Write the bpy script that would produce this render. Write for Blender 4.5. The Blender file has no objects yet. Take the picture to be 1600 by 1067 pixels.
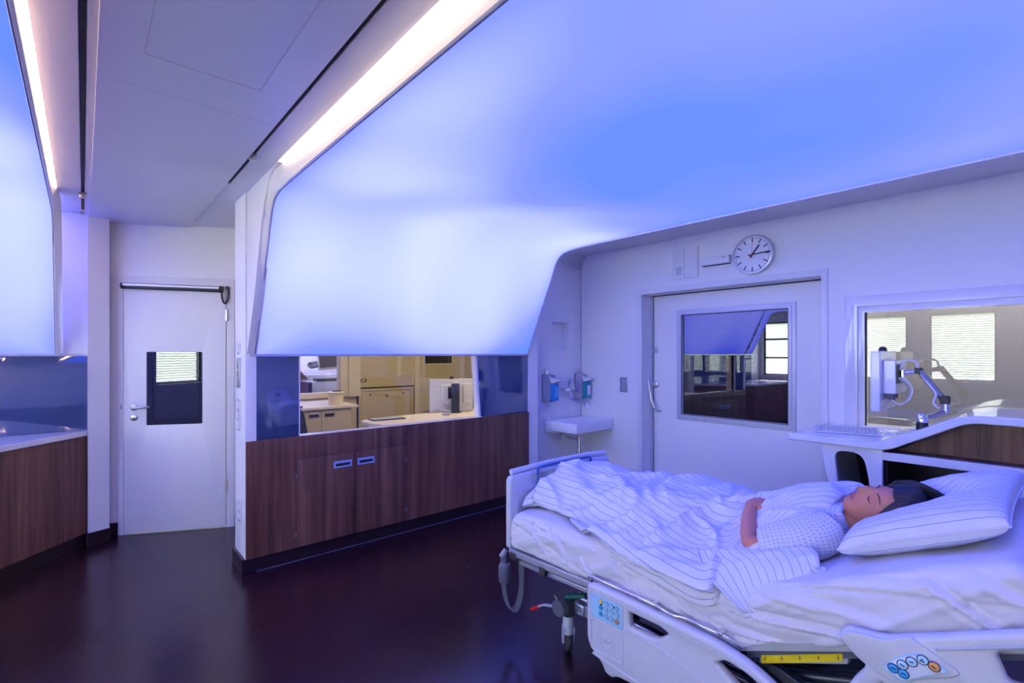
import bpy, bmesh, math, random
from math import sin, cos, pi, radians as R, sqrt, atan2, hypot, exp
from mathutils import Vector, Matrix, noise
random.seed(7)
S = bpy.context.scene
C = S.collection
# ------------------------------------------------------------------ materials
MATS = {}
def nodes(name):
    m = bpy.data.materials.new(name); m.use_nodes = True
    nt = m.node_tree
    return m, nt, nt.nodes['Principled BSDF']
def mat(name, col, rough=.5, metal=0, spec=.5, coat=0, bump=None, **kw):
    m, nt, b = nodes(name)
    b.inputs['Base Color'].default_value = (*col, 1)
    b.inputs['Roughness'].default_value = rough
    b.inputs['Metallic'].default_value = metal
    b.inputs['Specular IOR Level'].default_value = spec
    b.inputs['Coat Weight'].default_value = coat
    if 'sss' in kw:
        b.inputs['Subsurface Weight'].default_value = kw['sss']
        b.inputs['Subsurface Radius'].default_value = (.012, .005, .003)
        b.inputs['Subsurface Scale'].default_value = 1
    if bump:
        sc, st = bump
        tc = nt.nodes.new('ShaderNodeTexCoord'); n = nt.nodes.new('ShaderNodeTexNoise')
        n.inputs['Scale'].default_value = sc; n.inputs['Detail'].default_value = 4
        bp = nt.nodes.new('ShaderNodeBump'); bp.inputs['Strength'].default_value = st; bp.inputs['Distance'].default_value = .01
        nt.links.new(tc.outputs['Object'], n.inputs['Vector']); nt.links.new(n.outputs['Fac'], bp.inputs['Height'])
        nt.links.new(bp.outputs['Normal'], b.inputs['Normal'])
    MATS[name] = m
    return m
def ramp(nt, fac, stops):
    r = nt.nodes.new('ShaderNodeValToRGB'); e = r.color_ramp.elements
    while len(e) < len(stops): e.new(.5)
    for i, (p, c) in enumerate(stops):
        e[i].position = p; e[i].color = (*c, 1)
    nt.links.new(fac, r.inputs['Fac']); return r.outputs['Color']
def mth(nt, op, a, b=None, c=None):
    n = nt.nodes.new('ShaderNodeMath'); n.operation = op
    for i, v in enumerate((a, b, c)):
        if v is None: continue
        if isinstance(v, (int, float)): n.inputs[i].default_value = v
        else: nt.links.new(v, n.inputs[i])
    return n.outputs[0]
def coords(nt, kind='Object', scale=(1, 1, 1), rot=(0, 0, 0)):
    tc = nt.nodes.new('ShaderNodeTexCoord'); mp = nt.nodes.new('ShaderNodeMapping')
    mp.inputs['Scale'].default_value = scale; mp.inputs['Rotation'].default_value = rot
    nt.links.new(tc.outputs[kind], mp.inputs['Vector']); return mp.outputs['Vector']
def noise_tex(nt, vec, scale, detail=3, rough=.5, dist=0):
    n = nt.nodes.new('ShaderNodeTexNoise'); n.inputs['Scale'].default_value = scale
    n.inputs['Detail'].default_value = detail; n.inputs['Roughness'].default_value = rough
    n.inputs['Distortion'].default_value = dist
    nt.links.new(vec, n.inputs['Vector']); return n.outputs['Fac']
def emis(name, col, st):
    m = bpy.data.materials.new(name); m.use_nodes = True; nt = m.node_tree
    nt.nodes.clear(); e = nt.nodes.new('ShaderNodeEmission'); o = nt.nodes.new('ShaderNodeOutputMaterial')
    e.inputs['Color'].default_value = (*col, 1); e.inputs['Strength'].default_value = st
    nt.links.new(e.outputs[0], o.inputs[0]); MATS[name] = m; return m

WHITE = mat('white_paint', (.86, .85, .86), .40, bump=(60, .03))
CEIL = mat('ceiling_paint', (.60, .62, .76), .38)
LAQ = mat('white_lacquer', (.80, .80, .82), .18, coat=.6)
FRAME = mat('frame_white', (.80, .79, .82), .35)
CERAM = mat('ceramic', (.86, .87, .9), .08, coat=.5)
STEEL = mat('brushed_steel', (.62, .62, .64), .28, 1)
CHROME = mat('chrome', (.8, .8, .82), .08, 1)
ALU = mat('aluminium', (.66, .67, .70), .35, .8)
BLACK = mat('black_plastic', (.012, .012, .014), .35)
DARK = mat('dark_recess', (.02, .016, .018), .7)
GREYP = mat('grey_plastic', (.11, .12, .16), .45)
MIDG = mat('mid_grey', (.36, .37, .4), .45)
BEDP = mat('bed_plastic', (.56, .59, .66), .34, coat=.15)
BEDP2 = mat('bed_plastic_line', (.46, .50, .60), .35)
BEDM = mat('bed_metal', (.52, .54, .58), .32, .55)
DKMET = mat('dark_metal', (.10, .105, .12), .35, .6)
RUBBER = mat('rubber', (.03, .03, .033), .6)
RED = mat('red_plastic', (.6, .01, .02), .35)
GREEN = mat('green_plastic', (.01, .16, .10), .35)
YELLOW = mat('yellow_scale', (.80, .62, .01), .45)
PANELB = mat('keypad_blue', (.32, .62, .86), .35)
KEYL = mat('key_light_blue', (.42, .72, .92), .35)
KEYB = mat('key_blue', (.03, .35, .75), .35)
KEYY = mat('key_yellow', (.75, .62, .10), .35)
KEYO = mat('key_orange', (.85, .38, .12), .35)
INK = mat('ink', (.03, .03, .05), .5)
BLUEP = mat('blue_rail', (.01, .09, .30), .3)
HANDB = mat('handle_blue', (.36, .52, .92), .3, .3)
CREAM = mat('cream_paint', (.68, .58, .36), .5)
CREAM2 = mat('cream_lacquer', (.66, .57, .36), .35)
CREAM3 = mat('cream_pale', (.82, .74, .56), .4)
CORALD = mat('basin_grey', (.5, .5, .53), .3)
TAN = mat('tan_wall', (.47, .455, .44), .7)
BOTB = mat('bottle_blue', (.02, .22, .62), .15, coat=.5)
BOTG = mat('bottle_teal', (.01, .34, .36), .15, coat=.5)
SOFTB = mat('baseboard_dark', (.018, .008, .012), .3)
DIAL = mat('clock_dial', (.86, .86, .88), .12, coat=.6)
GOLD = mat('hour_hand', (.03, .03, .035), .3)
SKIN = mat('skin', (.50, .20, .14), .48, sss=.12)
LIP = mat('lip', (.40, .125, .11), .4)
MEMB = mat('screen_off', (.01, .012, .016), .06, spec=.8)

def wood_mat():
    m, nt, b = nodes('walnut_veneer')
    v = coords(nt, scale=(14, 14, .55))
    n1 = noise_tex(nt, v, 1.2, 6, .62, .6)
    v2 = coords(nt, scale=(120, 120, 1.6)); n2 = noise_tex(nt, v2, 1, 3, .6)
    v3 = coords(nt, scale=(2.6, 2.6, .12)); n3 = noise_tex(nt, v3, 1.5, 2)
    s = mth(nt, 'ADD', mth(nt, 'MULTIPLY', n1, .6), mth(nt, 'MULTIPLY', n2, .22))
    s = mth(nt, 'ADD', s, mth(nt, 'MULTIPLY', n3, .2))
    c = ramp(nt, s, [(.34, (.050, .019, .016)), (.47, (.125, .050, .037)), (.56, (.185, .080, .055)), (.68, (.27, .125, .085))])
    nt.links.new(c, b.inputs['Base Color']); b.inputs['Roughness'].default_value = .42
    return m
WOOD = wood_mat()
def floor_mat():
    m, nt, b = nodes('dark_resin_floor')
    v = coords(nt)
    n1 = noise_tex(nt, v, 1.6, 5, .6); n2 = noise_tex(nt, v, 90, 2, .5); n3 = noise_tex(nt, v, 14, 4, .6)
    c = ramp(nt, mth(nt, 'ADD', mth(nt, 'MULTIPLY', n1, .6), mth(nt, 'MULTIPLY', n3, .4)),
             [(.35, (.015, .004, .006)), (.65, (.028, .008, .011))])
    mx = nt.nodes.new('ShaderNodeMix'); mx.data_type = 'RGBA'
    sp = mth(nt, 'GREATER_THAN', n2, .72)
    nt.links.new(mth(nt, 'MULTIPLY', sp, .5), mx.inputs['Factor']); nt.links.new(c, mx.inputs[6]); mx.inputs[7].default_value = (.12, .06, .06, 1)
    nt.links.new(mx.outputs[2], b.inputs['Base Color'])
    r = mth(nt, 'ADD', .15, mth(nt, 'MULTIPLY', n1, .18)); nt.links.new(r, b.inputs['Roughness'])
    b.inputs['Specular IOR Level'].default_value = .55
    bp = nt.nodes.new('ShaderNodeBump'); bp.inputs['Strength'].default_value = .05; bp.inputs['Distance'].default_value = .01
    nt.links.new(n3, bp.inputs['Height']); nt.links.new(bp.outputs['Normal'], b.inputs['Normal'])
    return m
FLOOR = floor_mat()
def glass_back(name, col, refl):      # back-painted / tinted pane: fresnel gloss over colour
    m = bpy.data.materials.new(name); m.use_nodes = True; nt = m.node_tree; nt.nodes.clear()
    o = nt.nodes.new('ShaderNodeOutputMaterial'); d = nt.nodes.new('ShaderNodeBsdfDiffuse'); g = nt.nodes.new('ShaderNodeBsdfGlossy')
    mx = nt.nodes.new('ShaderNodeMixShader'); d.inputs['Color'].default_value = (*col, 1)
    g.inputs['Roughness'].default_value = .015; g.inputs['Color'].default_value = (.95, .97, 1, 1)
    mx.inputs[0].default_value = refl
    nt.links.new(d.outputs[0], mx.inputs[1]); nt.links.new(g.outputs[0], mx.inputs[2]); nt.links.new(mx.outputs[0], o.inputs[0])
    return m
def glass_pane(name, tint, refl):
    m = bpy.data.materials.new(name); m.use_nodes = True; nt = m.node_tree; nt.nodes.clear()
    o = nt.nodes.new('ShaderNodeOutputMaterial'); d = nt.nodes.new('ShaderNodeBsdfTransparent'); g = nt.nodes.new('ShaderNodeBsdfGlossy')
    mx = nt.nodes.new('ShaderNodeMixShader'); d.inputs['Color'].default_value = (*tint, 1)
    g.inputs['Roughness'].default_value = .005; mx.inputs[0].default_value = refl
    nt.links.new(d.outputs[0], mx.inputs[1]); nt.links.new(g.outputs[0], mx.inputs[2]); nt.links.new(mx.outputs[0], o.inputs[0])
    return m
BGLASS = glass_back('blue_grey_back_painted_glass', (.035, .07, .18), .17)
PANE_OBS = glass_pane('observation_glass', (.74, .74, .74), .10)
PANE_DOOR = glass_pane('door_glass', (.6, .62, .66), .20)
PANE_CLR = glass_pane('clear_glass', (.94, .95, .95), .05)

def screen_mat(name, sx, x0, y0, seed):
    """luminous stretched ceiling: the glow itself is cloudy blue to white, weaker at its edges"""
    m = bpy.data.materials.new(name); m.use_nodes = True; nt = m.node_tree; nt.nodes.clear()
    o = nt.nodes.new('ShaderNodeOutputMaterial'); e = nt.nodes.new('ShaderNodeEmission')
    uv = nt.nodes.new('ShaderNodeUVMap'); uv.uv_map = 'UVMap'
    sp = nt.nodes.new('ShaderNodeSeparateXYZ'); nt.links.new(uv.outputs[0], sp.inputs[0])
    U, V = sp.outputs[0], sp.outputs[1]        # U 0..2.54 m across, V metres along the sheet from its bottom hem
    mp = nt.nodes.new('ShaderNodeMapping'); nt.links.new(uv.outputs[0], mp.inputs[0]); mp.inputs['Location'].default_value = (seed, seed*.7, 0)
    mp.inputs['Rotation'].default_value = (0, 0, .5); mp.inputs['Scale'].default_value = (1, .8, 1)
    n = noise_tex(nt, mp.outputs[0], .75, 1.5, .4, .3)
    # bright bank along the bend, bluer further into the ceiling
    bank = mth(nt, 'MULTIPLY', mth(nt, 'SUBTRACT', V, 1.05), .9)
    bank = mth(nt, 'POWER', 2.718, mth(nt, 'MULTIPLY', mth(nt, 'MULTIPLY', bank, bank), -1))
    deep = mth(nt, 'MULTIPLY', mth(nt, 'SUBTRACT', V, 1.5), -.075)
    deep = mth(nt, 'MINIMUM', deep, 0)
    f = mth(nt, 'ADD', mth(nt, 'MULTIPLY', n, 1.45), mth(nt, 'MULTIPLY', bank, .38))
    f = mth(nt, 'ADD', f, deep); f = mth(nt, 'SUBTRACT', f, .37)
    low = mth(nt, 'MAXIMUM', mth(nt, 'SUBTRACT', .55, V), 0); f = mth(nt, 'SUBTRACT', f, mth(nt, 'MULTIPLY', low, .06))
    eu = mth(nt, 'MINIMUM', U, mth(nt, 'SUBTRACT', sx, U)); ev = mth(nt, 'ADD', V, .03)
    ed = mth(nt, 'MINIMUM', eu, ev)
    ed = mth(nt, 'POWER', 2.718, mth(nt, 'MULTIPLY', ed, -9))
    f = mth(nt, 'SUBTRACT', f, mth(nt, 'MULTIPLY', ed, .30))
    c = ramp(nt, f, [(0, (.050, .095, .86)), (.28, (.090, .116, .92)), (.6, (.176, .203, .98)), (1, (.27, .297, 1.0))])
    nt.links.new(c, e.inputs['Color']); e.inputs['Strength'].default_value = SCREEN_GAIN
    nt.links.new(e.outputs[0], o.inputs[0]); return m
SCREEN_GAIN = 1.7

# ------------------------------------------------------------------ mesh helpers
def tag(o, label=None, cat=None, group=None, kind=None):
    if label: o['label'] = label
    if cat: o['category'] = cat
    if group: o['group'] = group
    if kind: o['kind'] = kind
    return o
def empty(name, loc=(0, 0, 0), label=None, cat=None, group=None):
    o = bpy.data.objects.new(name, None); C.objects.link(o); o.location = loc; o.empty_display_size = .05
    return tag(o, label, cat, group)
def finish(name, me, m, parent=None, bevel=0, sub=0, smooth=True, sharp=35, seg=2, solid=0):
    if m is not None: 
        me.materials.clear()
        for mm in (m if isinstance(m, (list, tuple)) else [m]): me.materials.append(mm)
    if smooth and len(me.polygons):
        me.polygons.foreach_set('use_smooth', [True]*len(me.polygons))
        if sharp: me.set_sharp_from_angle(angle=R(sharp))
    me.update()
    o = bpy.data.objects.new(name, me); C.objects.link(o)
    if parent is not None:
        o.parent = parent
        o.matrix_parent_inverse = Matrix.Translation(-Vector(parent.location)) if parent.parent is None else PINV.get(parent.name, Matrix())
    if solid:
        s = o.modifiers.new('Solidify', 'SOLIDIFY'); s.thickness = solid; s.offset = -1
    if bevel:
        b = o.modifiers.new('Bevel', 'BEVEL'); b.width = bevel; b.segments = seg; b.limit_method = 'ANGLE'; b.angle_limit = R(40)
        b.harden_normals = False
    if sub:
        s = o.modifiers.new('Subsurf', 'SUBSURF'); s.levels = sub; s.render_levels = sub
    return o
PINV = {}
class MB:
    def __init__(s): s.v = []; s.f = []
    def add(s, vs, fs):
        n = len(s.v); s.v += [tuple(v) for v in vs]; s.f += [tuple(i+n for i in f) for f in fs]; return s
    def box(s, x0, x1, y0, y1, z0, z1, M=None):
        x0, x1 = min(x0, x1), max(x0, x1); y0, y1 = min(y0, y1), max(y0, y1); z0, z1 = min(z0, z1), max(z0, z1)
        vs = [(x0,y0,z0),(x1,y0,z0),(x1,y1,z0),(x0,y1,z0),(x0,y0,z1),(x1,y0,z1),(x1,y1,z1),(x0,y1,z1)]
        if M: vs = [M @ Vector(v) for v in vs]
        return s.add(vs, [(0,3,2,1),(4,5,6,7),(0,1,5,4),(1,2,6,5),(2,3,7,6),(3,0,4,7)])
    def prism(s, poly, a0, a1, fn):           # poly [(u,v)], fn(u,v,w) -> xyz
        n = len(poly); vs = [fn(u, v, a0) for u, v in poly]+[fn(u, v, a1) for u, v in poly]
        fs = [tuple(range(n))[::-1], tuple(range(n, 2*n))]+[(i, (i+1) % n, n+(i+1) % n, n+i) for i in range(n)]
        return s.add(vs, fs)
    def tube(s, pts, r, n=10, cap=True, flat=1.0, up=None):
        pts = [Vector(p) for p in pts]; rs = r if isinstance(r, (list, tuple)) else [r]*len(pts)
        rings = []; prev = None
        for i, p in enumerate(pts):
            t = (pts[min(i+1, len(pts)-1)]-pts[max(i-1, 0)]).normalized()
            if prev is None:
                u = Vector(up) if up else (Vector((0, 0, 1)) if abs(t.z) < .9 else Vector((1, 0, 0)))
                a = (u-t*u.dot(t)).normalized()
            else: a = (prev-t*prev.dot(t)).normalized()
            prev = a; b = t.cross(a)
            rings.append([p+a*cos(2*pi*k/n)*rs[i]*flat+b*sin(2*pi*k/n)*rs[i] for k in range(n)])
        vs = [v for rg in rings for v in rg]; fs = []
        for i in range(len(rings)-1):
            for k in range(n): fs.append((i*n+k, i*n+(k+1) % n, (i+1)*n+(k+1) % n, (i+1)*n+k))
        if cap:
            fs.append(tuple(range(n))[::-1]); m = (len(rings)-1)*n; fs.append(tuple(m+k for k in range(n)))
        return s.add(vs, fs)
    def lathe(s, prof, o=(0, 0, 0), n=24, axis='z', M=None, cap=True):
        vs = []; fs = []
        for r, h in prof:
            for k in range(n):
                a = 2*pi*k/n; x, y, z = r*cos(a), r*sin(a), h
                if axis == 'x': x, y, z = h, r*cos(a), r*sin(a)
                if axis == 'y': x, y, z = r*sin(a), h, r*cos(a)
                v = Vector((x, y, z))
                if M: v = M @ v
                vs.append(v+Vector(o))
        for i in range(len(prof)-1):
            for k in range(n): fs.append((i*n+k, i*n+(k+1) % n, (i+1)*n+(k+1) % n, (i+1)*n+k))
        if cap: fs.append(tuple(range(n))[::-1]); m = (len(prof)-1)*n; fs.append(tuple(m+k for k in range(n)))
        return s.add(vs, fs)
    def grid(s, rows, closed=False):
        n = len(rows[0]); vs = [v for r in rows for v in r]; fs = []
        for i in range(len(rows)-1):
            for k in range(n if closed else n-1):
                fs.append((i*n+k, i*n+(k+1) % n, (i+1)*n+(k+1) % n, (i+1)*n+k))
        return s.add(vs, fs)
    def build(s, name, m, parent=None, **k):
        me = bpy.data.meshes.new(name); me.from_pydata(s.v, [], s.f)
        bm = bmesh.new(); bm.from_mesh(me); bmesh.ops.recalc_face_normals(bm, faces=bm.faces); bm.to_mesh(me); bm.free()
        return finish(name, me, m, parent, **k)
def box(name, m, parent, x0, x1, y0, y1, z0, z1, **k): return MB().box(x0, x1, y0, y1, z0, z1).build(name, m, parent, **k)
def struct(o): o['kind'] = 'structure'; return o
def rpoly(pts, rad, seg=6):
    out = []; n = len(pts)
    for i, p in enumerate(pts):
        r = rad[i] if isinstance(rad, (list, tuple)) else rad
        a = Vector(pts[i-1]); b = Vector(p); c = Vector(pts[(i+1) % n])
        if r <= 0: out.append(tuple(b)); continue
        u = (a-b); w = (c-b); r2 = min(r, u.length*.49, w.length*.49); p0 = b+u.normalized()*r2; p1 = b+w.normalized()*r2
        for k in range(seg+1):
            t = k/seg; q = p0*(1-t)**2+b*2*t*(1-t)+p1*t*t; out.append((q.x, q.y))
    return out
def plate(name, m, parent, outer, holes, w0, w1, fn, bev=.004, **k):
    """flat sheet with holes: 2D curve filled and extruded; fn(u,v,w) maps to the room"""
    cu = bpy.data.curves.new('tmp', 'CURVE'); cu.dimensions = '2D'; cu.fill_mode = 'BOTH'
    h = abs(w1-w0)/2; cu.extrude = max(h-bev, 0); cu.bevel_depth = bev; cu.bevel_resolution = 2; cu.offset = -bev
    for pl in [outer]+list(holes):
        sp = cu.splines.new('POLY'); sp.points.add(len(pl)-1); sp.use_cyclic_u = True
        for i, (u, v) in enumerate(pl): sp.points[i].co = (u, v, 0, 1)
    ob = bpy.data.objects.new('tmp', cu); C.objects.link(ob)
    bpy.context.view_layer.update()
    dg = bpy.context.evaluated_depsgraph_get()
    me = bpy.data.meshes.new_from_object(ob.evaluated_get(dg)); bpy.data.objects.remove(ob); bpy.data.curves.remove(cu)
    c = (w0+w1)/2
    for v in me.vertices: v.co = fn(v.co.x, v.co.y, c+v.co.z)
    bm = bmesh.new(); bm.from_mesh(me); bmesh.ops.remove_doubles(bm, verts=bm.verts, dist=1e-5)
    bmesh.ops.recalc_face_normals(bm, faces=bm.faces); bm.to_mesh(me); bm.free(); me.name = name
    return finish(name, me, m, parent, **k)
def rect(u0, u1, v0, v1): return [(u0, v0), (u1, v0), (u1, v1), (u0, v1)]
fX = lambda u, v, w: Vector((w, u, v))     # sheets standing in planes of constant X: u = Y, v = Z
fY = lambda u, v, w: Vector((u, w, v))     # constant Y: u = X
fZ = lambda u, v, w: Vector((u, v, w))
def child(o, par):
    """make o a child of par keeping its coordinates"""
    o.parent = par; o.matrix_parent_inverse = Matrix.Identity(4)
def text(name, s, m, parent, M, size, ext=.0006):
    cu = bpy.data.curves.new('tmp', 'FONT'); cu.body = s; cu.size = size; cu.extrude = ext; cu.align_x = 'CENTER'; cu.align_y = 'CENTER'
    ob = bpy.data.objects.new('tmp', cu); C.objects.link(ob); bpy.context.view_layer.update()
    me = bpy.data.meshes.new_from_object(ob.evaluated_get(bpy.context.evaluated_depsgraph_get()))
    bpy.data.objects.remove(ob); bpy.data.curves.remove(cu); me.transform(M)
    return finish(name, me, m, parent, smooth=False)
def spl(pts_, n=8):
    out = []
    for i in range(len(pts_)-1):
        g = lambda k: pts_[max(0, min(len(pts_)-1, k))]
        p0, p1, p2, p3 = g(i-1), g(i), g(i+1), g(i+2)
        for q in range(n):
            t = q/n; out.append(tuple(.5*(2*b+(c-a)*t+(2*a-5*b+4*c-d)*t*t+(-a+3*b-3*c+d)*t**3) for a, b, c, d in zip(p0, p1, p2, p3)))
    return out+[pts_[-1]]
# ================================================================== THE ROOM
XB = 4.45; YA = 3.72; YL = 5.12; XW = -3.15; YK = -2.6; ZC = 2.6
struct(box('floor', FLOOR, None, -3.4, 5.6, -2.8, 9.2, -.05, 0))
struct(box('ceiling', CEIL, None, -3.4, 5.6, -2.8, 9.2, 2.80, 2.86))
# corridor ceiling slab between the two bays with an access hatch joint
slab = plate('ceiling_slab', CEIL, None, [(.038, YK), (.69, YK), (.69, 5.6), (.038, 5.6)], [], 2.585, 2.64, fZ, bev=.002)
slab['kind'] = 'structure'; slab.name = 'trim_1'
hm = MB()
for a in (.004,):
    hm.box(.166, .551, 2.210, 2.213, 2.5842, 2.5855); hm.box(.166, .1685, 1.2, 2.21, 2.5842, 2.5855); hm.box(.5485, .551, 1.2, 2.21, 2.5842, 2.5855)
    hm.box(.10, .69, 2.50, 2.5015, 2.5845, 2.5855)
tag(hm.build('hatch_joint', mat('joint_line', (.45, .42, .5), .6), slab), 'fine joint lines of the access hatch')
# ceiling beside slab (right): two strips with the curtain track gap, and over the corridor end
def strip(name, x0, x1, y0, y1, z0=2.6, z1=2.63, m=CEIL): return struct(box(name, m, None, x0, x1, y0, y1, z0, z1))
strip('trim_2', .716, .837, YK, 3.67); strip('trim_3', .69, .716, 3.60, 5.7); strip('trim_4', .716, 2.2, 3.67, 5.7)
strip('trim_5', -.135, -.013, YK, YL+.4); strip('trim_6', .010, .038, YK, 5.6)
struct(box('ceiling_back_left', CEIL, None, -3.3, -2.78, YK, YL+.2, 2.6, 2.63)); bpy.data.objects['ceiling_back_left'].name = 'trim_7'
# curtain tracks
def track(x0, x1, y1, label, yc):
    g = box('curtain_track', DARK, None, x0, x1, YK, y1, 2.606, 2.66)
    tag(g, label, 'curtain track')
    c = MB().box(x0-.012, x1+.012, yc-.008, yc+.008, 2.588, 2.602).box((x0+x1)/2-.006, (x0+x1)/2+.006, yc-.012, yc+.012, 2.565, 2.59)
    c.lathe([(.0, -.01), (.008, -.01), (.008, .01), (0, .01)], ((x0+x1)/2-.012, yc, 2.575), 10).lathe([(.0, -.01), (.008, -.01), (.008, .01), (0, .01)], ((x0+x1)/2+.012, yc, 2.575), 10)
    tag(c.build('track_stop', STEEL, g), 'metal track stop with two small rollers')
track(.692, .714, 3.58, 'dark recessed curtain track beside the large luminous ceiling', 2.98)
track(-.011, .008, 5.0, 'dark recessed curtain track beside the left luminous ceiling', 4.45)

# ---- luminous stretched sheets: profile in (Y, Z) swept along X
PROF = [(3.712, 1.502), (3.66, 1.60), (3.61, 1.71), (3.55, 1.845), (3.50, 1.95), (3.434, 2.088), (3.385, 2.19), (3.343, 2.285), (3.315, 2.355), (3.285, 2.408), (3.25, 2.444), (3.20, 2.468), (3.13, 2.482), (3.05, 2.487), (2.9, 2.489), (2.5, 2.49), (2.0, 2.49), (1.5, 2.49), (.8, 2.49), (0, 2.49), (-.8, 2.49), (-1.7, 2.49)]
OUT = [(3.706, 1.502), (3.652, 1.60), (3.60, 1.71), (3.535, 1.845), (3.487, 1.95), (3.44, 2.088), (3.40, 2.195), (3.352, 2.30), (3.315, 2.38), (3.285, 2.43), (3.25, 2.475), (3.19, 2.535), (3.11, 2.585), (3.0, 2.61), (2.9, 2.635), (2.5, 2.66), (2.0, 2.66), (1.5, 2.66), (.8, 2.66), (0, 2.66), (-.8, 2.66), (-1.7, 2.66)]
def luminous(x0, x1, dy, seed, label, side, fname):
    root = empty('luminous_ceiling', ((x0+x1)/2, 3.7+dy, 1.5), label, 'light')
    # sheet with UV in metres
    lens = [0]
    for i in range(1, len(PROF)): lens.append(lens[-1]+hypot(PROF[i][0]-PROF[i-1][0], PROF[i][1]-PROF[i-1][1]))
    NX = 6; me = bpy.data.meshes.new('glowing_sheet'); vs = []; uvs = []
    for i, (y, z) in enumerate(PROF):
        for k in range(NX+1):
            u = k/NX; vs.append((x0+(x1-x0)*u, y+dy, z)); uvs.append((u*(x1-x0), lens[i]))
    fs = [(i*(NX+1)+k, i*(NX+1)+k+1, (i+1)*(NX+1)+k+1, (i+1)*(NX+1)+k) for i in range(len(PROF)-1) for k in range(NX)]
    me.from_pydata(vs, [], fs); ul = me.uv_layers.new(name='UVMap')
    for p in me.polygons:
        for li in p.loop_indices: ul.data[li].uv = uvs[me.loops[li].vertex_index]
    finish('glowing_sheet', me, screen_mat('luminous_'+fname, x1-x0, x0, dy, seed), root, sharp=0)
    # white edge frame (the fin) on the corridor side
    xi = x1 if side > 0 else x0
    rows = []; dark = MB()
    for i, ((y, z), (yo, zo)) in enumerate(zip(PROF, OUT)):
        j = max(0, min(len(PROF)-2, i)); ty, tz = PROF[j+1][0]-PROF[j][0], PROF[j+1][1]-PROF[j][1]
        L = hypot(ty, tz); ny, nz = -tz/L, ty/L           # towards the room
        if ny > 0 or (abs(ny) < .05 and nz > 0): ny, nz = -ny, -nz
        s = side
        t = min(1, max(0, (3.2-y)/.4))                     # 0 on the wall, 1 on the ceiling
        p = [(xi+s*-.002, y+dy, z+.0), (xi+s*.002, y+dy+ny*.008, z+nz*.008), (xi+s*.010, y+dy+ny*.010, z+nz*.010), (xi+s*.018, y+dy+ny*.006, z+nz*.006)]
        def mixp(A, B): return tuple(A[k_]*(1-t)+B[k_]*t for k_ in range(3))
        p.append(mixp((xi+s*.03, (y*.6+yo*.4)+dy, z*.6+zo*.4), (xi+s*.012, y+dy, z+.06)))
        p.append(mixp((xi+s*.05, yo+dy, zo), (xi+s*.004, y+dy, z+.13)))
        p.append(mixp((xi+s*.05, yo+dy+.012, zo+.012), (xi-s*.006, y+dy, z+.235)))
        rows.append([Vector(q) for q in p])
    MB().grid(rows).build('edge_frame', FRAME, root, sharp=60)
    xo = x0 if side > 0 else x1
    rows = [[Vector((xo, y+dy, z)), Vector((xo-side*.004, y+dy, z-.012 if z > 2.4 else z)), Vector((xo-side*.03, y+dy+.01, z+.0)), Vector((xo-side*.03, y+dy+.06, z+.10))] for y, z in PROF]
    MB().grid(rows).build('edge_frame', FRAME, root, sharp=60)
    # thin dark shadow joint between sheet and frame
    jp = []
    jm = MB().tube([(xi+side*.003, y+dy-.009*(1 if z < 2.45 else 0), z-(.009 if z > 2.3 else 0)) for y, z in PROF], .0022, 6)
    jm.build('shadow_joint', mat('joint_'+fname, (.12, .11, .2), .6), root)
    MB().box(x0-.03, x1+.03, 3.700+dy, 3.735+dy, 1.486, 1.502).build('bottom_rail', ALU, root)
    return root
luminous(.89, 3.43, 0, 3.1, 'large luminous blue and white sheet curving from the wall over the bed', -1, 'right')
luminous(-2.70, -.164, 1.40, 8.4, 'left luminous blue sheet above the glass splashback and wedge counter', 1, 'left')
# light coves along the corridor edge of each sheet
WARM = emis('warm_led', (1.0, .64, .38), 33); WARM2 = emis('warm_led_left', (1.0, .62, .34), 46)
for x0, x1, xl, nm, yy in ((.79, .93, .798, 'right cove', 3.02), (-.21, -.09, -.128, 'left cove', 4.74)):
    s = 1 if x0 > 0 else -1
    cv = MB().box(x0, x1+.03*(s > 0), YK, yy, 2.745, 2.76)
    if s > 0: cv.box(.775, .79, YK, yy, 2.63, 2.76)
    else: cv.box(-.09, -.075, YK, yy, 2.63, 2.76); cv.box(-.22, -.21, YK, yy, 2.60, 2.76)
    o = cv.build('light_cove', WHITE, None); struct(o); o.name = 'trim_8' if s > 0 else 'trim_9'
    ls = MB().prism([(.800, 2.660), (.800, 2.700), (.794, 2.700), (.794, 2.660)], -1.7, yy-.05, lambda u, v, w_: Vector((u, w_, v))) if s > 0 else MB().prism([(-.137, 2.600), (-.118, 2.690), (-.112, 2.690), (-.132, 2.600)], -1.7, yy-.03, lambda u, v, w_: Vector((u, w_, v)))
    tag(ls.build('led_strip', WARM if s > 0 else WARM2, None, smooth=False), 'warm glowing LED strip in the cove of the '+('large luminous ceiling' if s > 0 else 'left luminous ceiling'), 'light strip')

# ---- white side panel, pillar end of the control-room wall
plate('trim_10', FRAME, None, [(3.705, 1.502), (3.648, 1.605), (3.60, 1.71), (3.533, 1.845), (3.485, 1.95), (3.438, 2.088), (3.35, 2.30), (3.283, 2.43), (3.19, 2.535), (3.11, 2.585), (3.0, 2.599), (3.705, 2.599)], [], .838, .90, fX, bev=.0015)['kind'] = 'structure'
plate('wall_end', WHITE, None, rect(3.712, 4.01, .103, 2.6), [], .83, .90, fX, bev=.002)['kind'] = 'structure'
bpy.data.objects['wall_end'].name = 'wall_pillar'
struct(box('baseboard_pillar', SOFTB, None, .812, .90, 3.722, 4.02, 0, .103))
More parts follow.
